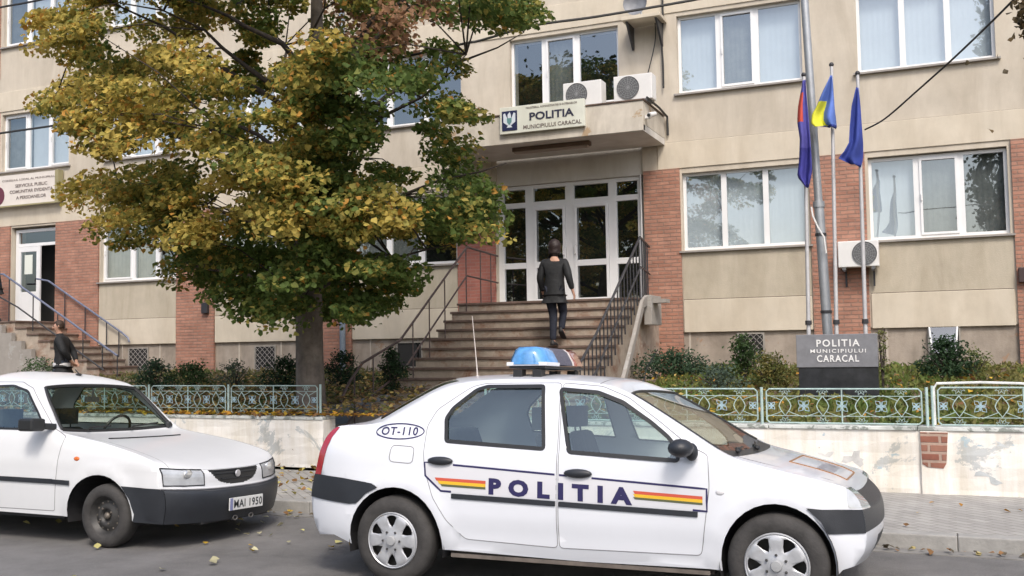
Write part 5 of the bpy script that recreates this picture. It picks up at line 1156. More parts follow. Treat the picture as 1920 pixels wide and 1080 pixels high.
st = sk.strip(cls1, extra=(21.45, 5.4, 7.9, 10.3, 17.8, 24.5, 25.6))
def put(nm, name, m, parent, smooth='all', insets=0.0, both=True, add_strip=True, separate=False):
    b = MB(); out = []
    for sg in (-1, 1):
        q = sk.side(nm, sg, insets)
        if separate:
            if q.f: out.append(q.build(name, m, parent, smooth=smooth, local=True, fix=False))
        else: b.add(q.v, q.f)
    if add_strip and nm in st: q = st[nm]; b.add(q.v, q.f)
    if not separate or (add_strip and nm in st and False): out.append(b.build(name, m, parent, smooth=smooth, local=True, fix=True))
    return out
body = put('body', 'body', M['paint'], PC)[0]
put('rear_bumper', 'rear_bumper', M['paint'], PC); put('front_bumper', 'front_bumper', M['paint'], PC)
for k_, n_ in (('bumper_band_r', 'bumper_band'), ('bumper_band_f', 'bumper_band')): put(k_, n_, M['bumper_plastic'], PC, insets=-.008)
doors = {}
for k_, nn in (('rear_door', 'rear_door'), ('front_door', 'front_door')): doors[k_] = put(k_, nn, M['paint'], PC, separate=True)
for (poly, key) in ((rwin, 'rear_door'), (fwin, 'front_door')):
    for i, sg in enumerate((-1, 1)):
        wn = sk.side('rear_window' if key == 'rear_door' else 'front_window', sg, .008).build('window_pane', M['carglass'], doors[key][i], smooth='all', local=True, fix=False)
        sk.ribbon(poly, .013, sg, .004, True).build('window_seal', M['seal'], doors[key][i], smooth='all', local=True, fix=False)
for key, poly in (('rear_door', rdoor), ('front_door', fdoor)):
    sk.ribbon(poly, .0025, -1, .0015, True).build('door_gap', M['gap'], doors[key][0], local=True, fix=False)
hl = []
for sg in (-1, 1):
    b = sk.side('headlamp', sg, -.002); q = MB()
    for f in st['headlamp'].f:
        if all(st['headlamp'].v[i][1] * sg > 0 for i in f): n0 = len(q.v); q.v.extend([st['headlamp'].v[i] for i in f]); q.f.append(tuple(range(n0, n0 + len(f)))); q.m.append(0)
    b.add(q.v, q.f); hl.append(b.build('headlamp', M['lamp_glass'], PC, smooth='all', local=True))
    b = sk.side('tail_lamp', sg, -.004); q = MB()
    for f in st['tail_lamp'].f:
        if all(st['tail_lamp'].v[i][1] * sg > 0 for i in f): n0 = len(q.v); q.v.extend([st['tail_lamp'].v[i] for i in f]); q.f.append(tuple(range(n0, n0 + len(f)))); q.m.append(0)
    b.add(q.v, q.f); b.build('tail_lamp', M['lamp_red'], PC, smooth='all', local=True)
b = MB(); b.box(3.86, 3.90, -.70, -.60, .665, .70); b.build('lamp_reflector', M['ac'], hl[0], local=True)
for nm, m in (('rear_screen', 'windscreen'), ('windscreen', 'windscreen'), ('cowl', 'seal'), ('grille', 'bumper_plastic')): st[nm].build(nm, M[m], PC, smooth='all', local=True)
# black rim round the windscreen, panel lines on the strip
def strip_line(u0, u1, t0, t1, r, m, name, eps=.001, n=16, parent=PC, S_=None):
    b = MB(); b.tube([(S_ or sk).sp(u0 + (u1 - u0) * i / n, t0 + (t1 - t0) * i / n, eps) for i in range(n + 1)], r, 6); return b.build(name, M[m], parent, local=True)
strip_line(15, 17, -.93, -.93, .008, 'seal', 'screen_seal', .001); strip_line(15, 17, .93, .93, .008, 'seal', 'screen_seal', .001); strip_line(15, 15, -.93, .93, .009, 'seal', 'screen_seal', .001)
b = MB(); sg_ = [(u, t) for u, t in ((17.85, -.86), (18.6, -.84), (20, -.82), (21.0, -.80))]
b.tube([sk.sp(u, t, .0) for u, t in sg_] , .003, 5); b.tube([sk.sp(u, -t, .0) for u, t in sg_], .003, 5); b.build('bonnet_gap', M['gap'], PC, local=True, split=True)
b = MB()
for t0, t1, u1 in ((-.70, -.25, 16.4), (.0, .5, 16.4)): b.tube([sk.sp(17.3, t0, .03), sk.sp(17.05, (t0 + t1) / 2, .02), sk.sp(16.95, t1, .012)], .008, 5); b.ball(sk.sp(17.45, t0, .02), .018, 6)
b.build('wiper', M['seal'], PC, local=True, split=True)
# fuel flap, roof seam, side moulding, handles, livery
sk.ribbon(roundpoly([(.775, .965), (.765, .85), (.955, .84), (.96, .955)], .035), .003, -1, .0015, True).build('fuel_flap', M['gap'], PC, local=True, fix=False)
strip_line(13.72, 13.72, -1, 1, .0035, 'gap', 'roof_seam', 0)
T_ = lambda x: .853 - (x - 1.047) * .0555          # top line of the livery field
B_ = lambda x: .631 - (x - 1.269) * .0267
fld = [(1.06, T_(1.06)), (3.02, T_(3.02)), (3.02, .61), (2.94, .612), (2.94, B_(2.94) + .012), (1.26, B_(1.26) + .02), (1.185, .665), (1.06, .765)]
for key, x0, x1 in (('rear_door', 1.05, 2.0265), ('front_door', 2.0395, 3.03)):
    poly = [(max(x0, min(x1, a)), c) for a, c in fld]
    # clip the field at the door edge
    if key == 'rear_door': poly = [(1.06, T_(1.06)), (x1, T_(x1)), (x1, B_(x1) + .02), (1.26, B_(1.26) + .02), (1.185, .665), (1.06, .765)]
    else: poly = [(x0, T_(x0)), (3.02, T_(3.02)), (3.02, .61), (2.94, .612), (2.94, B_(2.94) + .02), (x0, B_(x0) + .02)]
    d0 = doors[key][0]
    sk.fill(poly, -1, .0015, .05).build('livery_field', M['liv_grey'], d0, smooth='all', local=True, fix=False)
b = MB()
def addb(q): b.add(q.v, q.f)
addb(sk.ribbon([(1.10, .853), (1.05, .853), (1.06, .763), (1.183, .663), (1.262, .66)], .0065, -1, .003)); addb(sk.ribbon([(1.27, T_(1.27)), (2.015, T_(2.015))], .0065, -1, .003)); b.build('livery_line', M['livery'], doors['rear_door'][0], local=True, fix=False)
b = MB(); addb(sk.ribbon([(2.045, T_(2.045)), (2.10, T_(2.1))], .0065, -1, .003)); addb(sk.ribbon([(2.27, T_(2.27)), (3.018, T_(3.018)), (3.018, .608), (2.93, .612)], .0065, -1, .003)); b.build('livery_line', M['livery'], doors['front_door'][0], local=True, fix=False)
for key, x0, x1 in (('rear_door', 1.265, 2.02), ('front_door', 2.045, 2.96)):
    P_ = [(x0, B_(x0)), (x1, B_(x1))]; q = sk.ribbon(P_, .014, -1, .010); c_ = sk.ribbon(P_, .017, -1, .002); q.add(c_.v, c_.f); q.build('side_moulding', M['bumper_plastic'], doors[key][0], local=True, fix=False)
v, f = fit_text('POLITIA', 1.0, .112, .06, 1.75)
tv = [(2.042 + a[0], .693 - a[0] * .0285 + a[1]) for a in v]
for key, lo, hi in (('rear_door', 0, 2.0), ('front_door', 2.0, 9)):
    b = MB(); b.add([sk.L(a, c, -1, .0035) for a, c in tv], [g_ for g_ in f if lo <= sum(tv[i][0] for i in g_) / len(g_) < hi]); b.build('livery_lettering', M['livery'], doors[key][0], local=True)
SR, SY, SB = mat('stripe_red', (.55, .09, .05), .45), mat('stripe_yellow', (.72, .45, .03), .45), mat('stripe_olive', (.10, .11, .05), .45)
for key, x0, x1, za, zb, h in (('rear_door', 1.135, 1.52, .742, .731, .0105), ('front_door', 2.548, 2.992, .706, .688, .0098)):
    zz = lambda x: za + (x - x0) / (x1 - x0) * (zb - za)
    for k, m in enumerate((SR, SY, SB)):
        hk = h * (1.0, 1, .7)[k]; z_ = -h * 2 * k + (0, .0, .003)[k]; xs0 = x0 + (.022 * k if key == 'rear_door' else 0)
        sk.fill([(xs0, zz(xs0) + z_ + hk), (x1, zz(x1) + z_ + hk), (x1, zz(x1) + z_ - hk), (xs0 + .012, zz(xs0) + z_ - hk)], -1, .003 + .0003 * k, .09).build('livery_stripe', m, doors[key][0], local=True, fix=False)
el = [(.815 + .195 * math.cos(a), 1.060 + .053 * math.sin(a)) for a in [2 * math.pi * i / 40 for i in range(40)]]
sk.ribbon(el, .0045, -1, .002, True).build('fleet_number_ring', M['livery'], PC, local=True, fix=False)
v, f = fit_text('OT-110', .295, .058, .018, 1.1); b = MB(); b.add([sk.L(.815 + a[0], 1.062 + a[1], -1, .003) for a in v], f); b.build('fleet_number', M['livery'], PC, local=True)
for key, c in (('rear_door', (1.175, .866)), ('front_door', (2.178, .812))):
    b = MB(); y = -(S1(*c) + .012); b.ball((c[0], y, c[1]), .1, 16, (.98, .24, .30)); b.build('handle', M['bumper_plastic'], doors[key][0], smooth='all', local=True)
b = MB(); b.ball((3.10, -(S1(3.10, .72)), .725), .028, 10, (1, .25, .6)); b.build('side_repeater', mat('clear_repeater', (.6, .6, .62), .3), PC, smooth='all', local=True)
# mirror
def cl(px, py, D): p = unpx(px, py, D); return Vector((p.x - OX, D - OY, p.z))
c = cl(1277, 844, OY - .97); b = MB(); b.ball(c, .1, 14, (.80, .95, .58)); mo = b.build('wing_mirror', M['bumper_plastic'], PC, smooth='all', local=True)
c2 = cl(1298, 850, OY - .885); b = MB(); b.ball(c2, .06, 12, (.7, .7, .95)); b.tube([c, c2], .035, 8); b.build('mirror_foot', M['bumper_plastic'], mo, smooth='all', local=True)
# beacon bar
BR = empty('roof_beacon', (OX + 1.64, OY, 1.47), 'light bar with blue near end and red far end on the police car roof', 'light bar')
def seg(y0, y1, m, nm, sc=1.0, rnd=0):
    b = MB(); ys = [y0, y0 + .05, y1] if rnd < 0 else [y0, y1 - .05, y1] if rnd > 0 else [y0, y1]
    def prf(k): return [(1.495 + k * .05, 1.522), (1.502 + k * .05, 1.56), (1.535 + k * .04, 1.625 - k * .03), (1.565 + k * .02, 1.648 - k * .035), (1.70 - k * .02, 1.648 - k * .035), (1.735 - k * .04, 1.622 - k * .03), (1.775 - k * .05, 1.55), (1.782 - k * .05, 1.522)]
    rings = [prf(1.0 if (rnd < 0 and i == 0) or (rnd > 0 and i == len(ys) - 1) else 0) for i in range(len(ys))]; n = 8
    b.add([(OX + a, OY + ys[i], z) for i in range(len(ys)) for a, z in rings[i]], [(i * n + j, i * n + (j + 1) % n, (i + 1) * n + (j + 1) % n, (i + 1) * n + j) for i in range(len(ys) - 1) for j in range(n)] + [tuple(range(n - 1, -1, -1)), tuple((len(ys) - 1) * n + j for j in range(n))])
    return b.build(nm, m, BR, smooth=50)
def lens(name, c): return mat(name, c, .12, coat=1, coatr=.03, var=.2, vscale=18)
seg(-.48, -.20, lens('blue_lens', (.10, .30, .62)), 'blue_lens', rnd=-1); seg(-.198, .10, mat('speaker_grille', (.09, .09, .12), .6, var=.4, vscale=60), 'speaker_box'); seg(.102, .14, mat('pale_divider', (.55, .53, .50), .5), 'divider'); seg(.142, .36, lens('red_lens', (.40, .08, .05)), 'red_lens', rnd=1)
b = MB(); b.box(OX + 1.485, OX + 1.792, OY - .475, OY - .2, 1.512, 1.538); b.build('base_strip', mat('white_strip', (.72, .73, .75), .4), BR, bevel=.004)
b = MB(); b.box(OX + 1.50, OX + 1.78, OY - .46, OY + .35, 1.494, 1.511); b.box(OX + 1.53, OX + 1.60, OY - .46, OY - .38, 1.43, 1.486); b.box(OX + 1.68, OX + 1.75, OY - .46, OY - .38, 1.43, 1.486); b.box(OX + 1.53, OX + 1.60, OY + .25, OY + .33, 1.43, 1.486); b.box(OX + 1.68, OX + 1.75, OY + .25, OY + .33, 1.43, 1.486); b.build('mounting', M['seal'], BR, bevel=.004)
b = MB(); b.tube([(1.06, 0, 1.44), (1.045, 0, 1.6), (1.01, 0, 1.93)], [.006, .004, .0025], 6); b.ball((1.06, 0, 1.455), .02, 8, (1.2, 1, .5)); b.build('antenna', mat('pale_antenna', (.55, .5, .46), .5), PC, local=True)
c = cl(1183, 708, OY + .3); b = MB(); b.tube([(2.30, .30, 1.40), (2.33, .30, 1.52), (2.42, .30, 1.66)], [.006, .004, .003], 6); b.ball((2.30, .3, 1.41), .018, 8); b.build('antenna', M['seal'], PC, local=True)
# writing on the bonnet: framed decal with the tricolour outline
b = MB(); us = (18.9, 20.6); tt = (-.42, .42); q = []
for a, c in (((us[0], tt[0]), (us[1], tt[0])), ((us[1], tt[0]), (us[1], tt[1])), ((us[1], tt[1]), (us[0], tt[1])), ((us[0], tt[1]), (us[0], tt[0]))): b.tube([sk.sp(a[0] + (c[0] - a[0]) * k / 10, a[1] + (c[1] - a[1]) * k / 10, .002) for k in range(11)], .006, 4)
b.build('bonnet_decal_frame', mat('decal_brown', (.28, .14, .06), .5), PC, local=True)
v, f = fit_text('POLITIA', .60, .11, .03, 1.1); b = MB()
b.add([sk.sp(19.75 - a[1] * 3.8, a[0] / .86 * .95, .003) for a in v], f); b.build('bonnet_lettering', mat('grey_lettering', (.30, .29, .32), .5), PC, local=True, fix=False)
# underside, wells, cabin
b = MB(); b.box(1.24, 3.02, -.82, -.80, .215, .24); b.build('sill_lip', mat('dusty_sill', (.13, .11, .095), .8, var=.3, vscale=8), PC, local=True)
b = MB(); b.box(.45, 3.75, -.45, .45, .20, .34); b.box(1.22, 3.04, -.78, .78, .215, .34); b.build('underbody', mat('underbody_dirt', (.06, .05, .045), .9, var=.3), PC, local=True)
for cx, rx in ((.82, .365), (3.43, .335)):
    for sg in (-1, 1): wellb(cx, .30, rx, .375, .845, sg).build('wheel_well', M['black'], PC, local=True, fix=False)
for x_, rt in ((.80, 0), (3.43, 30)):
    for sg in (-1, 1): wheel(PC, x_, .838, .305, .188, -sg if False else (1 if sg < 0 else -1), 'cap', rt, z=.305)
for y_ in (-.36, .36): seatset(PC, 2.0, y_, M['seat'])
s_ = MB(); s_.box(.98, 1.42, -.60, .60, .34, .50); o = s_.build('rear_seat', M['seat'], PC, bevel=.05, local=True)
b = MB(); b.add([(.86, -.6, .48), (1.02, -.6, .46), (1.02, .6, .46), (.86, .6, .48), (.72, -.55, 1.05), (.82, -.55, 1.05), (.82, .55, 1.05), (.72, .55, 1.05)], [(3, 2, 1, 0), (4, 5, 6, 7), (0, 1, 5, 4), (1, 2, 6, 5), (2, 3, 7, 6), (3, 0, 4, 7)]); b.build('backrest', M['seat'], o, bevel=.03, local=True)
b = MB(); b.box(2.68, 3.08, -.72, .72, .68, .92); b.build('dashboard', M['cabin'], PC, bevel=.05, local=True); b = MB(); b.box(.42, .80, -.58, .58, 1.0, 1.04); b.build('parcel_shelf', M['cabin'], PC, local=True)
steering(PC, 2.55, .36, .88)
b = MB(); b.box(2.40, 2.44, -.1, .1, 1.24, 1.30); b.build('rear_view_mirror', M['cabin'], PC, bevel=.01, local=True)

def settle(root, deg, p):                 # body leans a little towards the kerb on its springs (cambered road)
    for c in root.children:
        if not c.name.split('.')[0] == 'wheel': c.rotation_euler.x = rad(-deg); c.location.z = -p * math.sin(rad(deg))
settle(PC, 2.4, .85); PC.rotation_euler.z = rad(.6); PC.location.x -= .03
BR.rotation_euler = (rad(-2.4), 0, 0); BR.location.z -= .85 * math.sin(rad(2.4)) - .012; BR.location.y += 1.47 * math.sin(rad(2.4))
# ---------------------------------------------------------------- white saloon at the left
QX, QY = -6.60, 7.38
DC = empty('parked_car', (QX, QY, 0), 'older white saloon car with black bumper and steel wheels parked behind the police car', 'car')
w2 = smoothf([.1, .2, .4, .6, .8, .92, 1.1, 1.36, 1.42, 1.55], [.74, .76, .79, .805, .80, .78, .715, .61, .57, .48])
roof2 = smoothf([-3.2, -2.5, -2.05, -1.8, -1.3, -1.0, -.55, .2, .6, .9], [.93, .97, 1.30, 1.42, 1.435, 1.37, .97, .855, .74, .55])
def S2(x, z):
    b = w2(z); t = min(1, max(0, (x - .4) / .45)); b -= .12 * t ** 2; t = min(1, max(0, (-2.8 - x) / .4)); b -= .1 * t ** 2
    k = min(1, max(0, (z - (roof2(x) - .08)) / .08)); b -= .045 * k ** 2
    q = math.hypot(x + .06, (z - .28)); b += .016 * math.exp(-((q - .37) / .045) ** 2); b += .005 * math.exp(-((z - .70) / .03) ** 2)
    return b
n2 = [(-3.12, .26, -3.18, .26), (-3.18, .55, -3.25, .55), (-3.14, .92, -3.2, .92), (-3.0, .96, -3.04, .97), (-2.45, .975, -2.5, 1.0), (-2.02, 1.32, -2.1, 1.36), (-1.78, 1.43, -1.88, 1.50), (-1.45, 1.44, -1.52, 1.512), (-1.18, 1.425, -1.24, 1.485), (-1.06, 1.392, -1.09, 1.432),
      (-.84, 1.19, -.86, 1.185), (-.62, .985, -.70, .955), (-.53, .950, -.60, .925), (-.12, .885, -.14, .872), (.20, .825, .20, .808), (.46, .755, .50, .728), (.53, .705, .69, .655), (.57, .64, .74, .615), (.585, .515, .765, .488), (.62, .50, .835, .468), (.63, .37, .845, .36), (.60, .225, .80, .215)]
bot2 = [(.32, .235)] + arch(-.06, .28, .365, .335, -6, 186) + [(-.50, .245), (-2.05, .255)] + arch(-2.48, .28, .36, .32, -6, 186) + [(-2.95, .25)]
dwin = roundpoly([(-2.05, .99), (-1.95, 1.20), (-1.75, 1.365), (-1.36, 1.375), (-1.14, 1.325), (-.92, 1.135), (-.76, .985)], .03)
ddoor = roundpoly([(-1.72, 1.41), (-1.28, 1.408), (-1.09, 1.35), (-.66, 1.0), (-.505, .925), (-.54, .74), (-.585, .285), (-1.66, .285), (-1.70, .95)], .02)
bump2 = [(.20, .53), (.45, .52), (.57, .517), (.9, .517), (.9, .2), (.30, .2), (.33, .30), (.29, .42)]
lamp2 = roundpoly([(.70, .542), (.70, .60), (.703, .632), (.76, .632), (.76, .542)], .01, 1)
sk = sk2 = Skin(S2, n2, bot2, [('window', dwin), ('bumper', bump2), ('headlamp', lamp2), ('door', ddoor)])
def cls2(u, t):
    a = abs(t)
    if 9.25 < u < 11 and a < .93: return 'windscreen'
    if 4.3 < u < 5.8 and a < .9: return 'rear_screen'
    if 16.3 < u < 17.75 and .50 < a < .97: return 'headlamp'
    if 16.35 < u < 17.78 and (a / .42) ** 2.6 + ((u - 16.35) / 1.43) ** 2.4 < 1: return 'grille'
    if u > 18: return 'bumper'
    if u < 1: return 'bumper_r'
    return 'body'
sk.px = 2.6; sk.ts = sorted(set(list(sk.ts) + [i * .021 for i in range(-20, 21)] + [-.97, -.5, .5, .97]))
st = sk.strip(cls2, extra=[9.25, 16.3] + [16.35 + .055 * i for i in range(31)])
put('body', 'body', M['paint2'], DC)
put('bumper', 'bumper', M['bumper_plastic'], DC, insets=-.006); st['bumper_r'].build('bumper', M['bumper_plastic'], DC, smooth='all', local=True)
dr = put('door', 'door', M['paint2'], DC, separate=True)
for i, sg in enumerate((-1, 1)):
    sk.side('window', sg, .006).build('window_pane', M['carglass'], dr[i], smooth='all', local=True, fix=False); sk.ribbon(dwin, .010, sg, .003, True).build('window_seal', M['seal'], dr[i], local=True, fix=False)
sk.ribbon(ddoor, .003, -1, .001, True).build('door_gap', M['gap'], dr[0], local=True, fix=False)
for sg in (-1, 1):
    b = sk.side('headlamp', sg, -.003)
    for f in st['headlamp'].f:
        if all(st['headlamp'].v[i][1] * sg > 0 for i in f): b.add([st['headlamp'].v[i] for i in f], [tuple(range(len(f)))])
    b.build('headlamp', M['lamp_glass'], DC, smooth='all', local=True)
for nm, m in (('windscreen', 'windscreen'), ('rear_screen', 'windscreen'), ('grille', 'seal')): st[nm].build(nm, M[m], DC, smooth='all', local=True)
b = MB()
for sg in (-1, 1):
    lb_ = MB(); lb_.tube([sk.sp(u_, sg * t_, .003) for u_, t_ in ((16.33, .965), (16.33, .75), (16.33, .51), (17.0, .505), (17.72, .51), (17.74, .75), (17.74, .965), (17.0, .968), (16.33, .965))], .006, 5); lb_.build('lamp_rim', M['seal'], DC, local=True)
    lb_ = MB(); pc_ = sk.sp(17.0, sg * .70, .004); lb_.ball(pc_, .05, 12, (.25, 1.1, .75)); lb_.build('reflector', mat('bright_reflector', (.75, .76, .76), .15, metal=.6), DC, smooth='all', local=True)
for u in (16.7, 17.05, 17.4): b.tube([sk.sp(u, t, .006) for t in np.linspace(-.36 + .1 * (u > 17.2), .36 - .1 * (u > 17.2), 9)], .005, 4)
b.build('grille_bars', M['bumper_plastic'], DC, local=True)
b = MB(); cc = sk.sp(17.15, 0, .012); b.lathe([(.001, .01), (.03, .008), (.034, 0)], cc, 'x', 12); b.build('badge', mat('chrome_badge', (.5, .5, .52), .3, metal=.6), DC, local=True)
for q in ((9.25, 11.0, -.93, -.93), (9.25, 11.0, .93, .93), (9.25, 9.25, -.93, .93), (11.0, 11.0, -.93, .93)): strip_line(*q, .017, 'seal', 'screen_seal', .002, parent=DC, S_=sk)
b = MB()
for t0, t1 in ((-.55, -.05), (.2, .75)): b.tube([sk.sp(11.5, t0, .03), sk.sp(10.95, t0 + .1, .03), sk.sp(10.85, t1, .02)], .008, 5)
b.ball(sk.sp(11.1, .86, .03), .035, 8); b.build('wipers', M['seal'], DC, local=True)
strip_line(12.6, 12.6, -.62, .62, .010, 'seal', 'air_vent', 0, parent=DC, S_=sk)
b = MB(); b.tube([sk.sp(u, -.86, -.001) for u in np.linspace(12.1, 16.2, 14)], .003, 4); b.tube([sk.sp(16.25, t, -.001) for t in np.linspace(-.86, .86, 14)], .003, 4); b.build('bonnet_gap', M['gap'], DC, local=True)
P_ = [(-2.1, .553), (-.60, .540)]; q = sk.ribbon(P_, .018, -1, .012); c_ = sk.ribbon(P_, .021, -1, .002); q.add(c_.v, c_.f); q.build('side_moulding', M['bumper_plastic'], dr[0], local=True, fix=False)
q = sk.ribbon([(-.59, .540), (-.385, .535)], .020, -1, .012); q.build('side_moulding', M['bumper_plastic'], DC, local=True, fix=False)
b = MB(); b.ball((-.325, -(S2(-.325, .743)), .743), .035, 10, (1, .3, .55)); b.build('indicator', M['orange'], DC, smooth='all', local=True)
b = MB(); b.box(-.84, -.665, -.99, -.84, .975, 1.085); mo = b.build('wing_mirror', M['seal'], DC, bevel=.02, local=True); b = MB(); b.tube([(-.72, -.88, 1.02), (-.66, -.74, 1.01)], .03, 8); b.build('mirror_foot', M['seal'], mo, local=True)
# number plate and tow eyes
px_ = .857; b = MB(); b.box(px_ - .012, px_, -.22, .24, .295, .402); np_ = b.build('number_plate', mat('plate_white', (.66, .67, .66), .5, var=.1), DC, bevel=.003, local=True)
b = MB(); b.box(px_ + .0005, px_ + .0015, -.218, -.18,   .297, .400); b.build('plate_band', mat('plate_blue', (.22, .24, .42), .5), np_, local=True)
v, f = fit_text('MAI 1950', .39, .07, .02, 1.1); b = MB(); b.add([(px_ + .002, .03 + a[0], .348 + a[1]) for a in v], f); b.build('plate_lettering', mat('plate_ink', (.03, .035, .04), .6), np_, local=True)
b = MB()
for y_ in (-.1, .12):
    b.tube([(.82, y_ + .03 * math.cos(a), .225 + .018 * math.sin(a)) for a in [2 * math.pi * i / 12 for i in range(13)]], .005, 5)
b.build('tow_eye', mat('dull_metal', (.2, .19, .18), .5, metal=.4), DC, local=True)
strip_line(18.02, 18.02, -1, 1, .006, 'gap', 'bumper_edge', .002, parent=DC, S_=sk)
b = MB(); b.ball(sk.sp(8.3, .0, .01), .028, 8, (1.3, .9, .5)); b.tube([sk.sp(8.3, 0, .02), sk.sp(8.3, 0, .02) + Vector((-.05, 0, .04))], .006); b.build('antenna_foot', M['seal'], DC, local=True)
b = MB(); b.box(-2.95, .75, -.45, .45, .20, .32); b.box(-2.0, -.52, -.72, .72, .215, .32); b.build('underbody', M['black'], DC, local=True)
for cx, rx, rz in ((-.06, .365, .335), (-2.48, .36, .32)):
    for sg in (-1, 1): wellb(cx, .28, rx, rz, .775, sg, .38).build('wheel_well', M['black'], DC, local=True, fix=False)
for x_ in (0.0, -2.46):
    for s__ in (1, -1): wheel(DC, x_, .785, .268, .165, s__, 'steel', z=.268)
for y_ in (-.34, .34): seatset(DC, -1.45, y_, M['seat'], .52, .44)
b = MB(); b.box(-.90, -.55, -.64, .64, .70, .90); b.build('dashboard', M['cabin'], DC, bevel=.05, local=True); steering(DC, -1.02, .34, .93, .17)
b = MB(); b.box(-1.02, -.99, -.08, .08, 1.22, 1.27); b.tube([(-1.0, 0, 1.27), (-.99, 0, 1.35)], .01); b.build('rear_view_mirror', M['cabin'], DC, local=True)

settle(DC, 2.6, .79); DC.location.x -= .035
# ================================================================ people
SKIN = mat('skin', (.50, .29, .21), .6, var=.08, vscale=30)
def skinned(name, nodes, edges, m, parent, sub=2, root=0):
    """one continuous surface grown round connected joints: nodes = [(x, y, z, r) or (x, y, z, rx, ry)]"""
    me = bpy.data.meshes.new(name); me.from_pydata([n[:3] for n in nodes], edges, []); o = bpy.data.objects.new(name, me); C.objects.link(o); me.materials.append(m)
    o.parent = parent; s = o.modifiers.new('skin', 'SKIN'); s.use_smooth_shade = True; s.branch_smoothing = .4
    if not me.skin_vertices: me.skin_vertices.new()
    for i, n in enumerate(nodes): v = me.skin_vertices[0].data[i]; v.radius = (n[3], n[4] if len(n) > 4 else n[3]); v.use_root = (i == root)
    q = o.modifiers.new('subdivide', 'SUBSURF'); q.levels = sub; q.render_levels = sub
    return o
def chain(nodes, edges, start, pts):
    prev = start
    for p in pts: nodes.append(p); edges.append((prev, len(nodes) - 1)); prev = len(nodes) - 1
    return prev
def hand(nodes, edges, wrist, w, d, side):
    """palm, four bent fingers and a thumb hanging from the wrist; d = direction of the forearm"""
    w = Vector(w); d = Vector(d).normalized(); fwd = Vector((0, 1, 0)); fwd = (fwd - d * fwd.dot(d)).normalized(); inn = d.cross(fwd).normalized() * side
    palm = w + d * .055; nodes.append((*palm, .022, .034)); edges.append((wrist, len(nodes) - 1)); pi_ = len(nodes) - 1
    for k, (off, ln) in enumerate(((.026, .070), (.009, .078), (-.009, .072), (-.026, .056))):
        a = palm + d * .035 + fwd * off; c = a + d * ln * .5 + inn * .006; e = c + d * ln * .42 + inn * .022; chain(nodes, edges, pi_, [(*a, .0095), (*c, .0085), (*e, .007)])
    a = palm - d * .01 + fwd * .036; chain(nodes, edges, pi_, [(*a, .011), (*(a + fwd * .018 + d * .035), .0095), (*(a + fwd * .022 + d * .062), .008)])
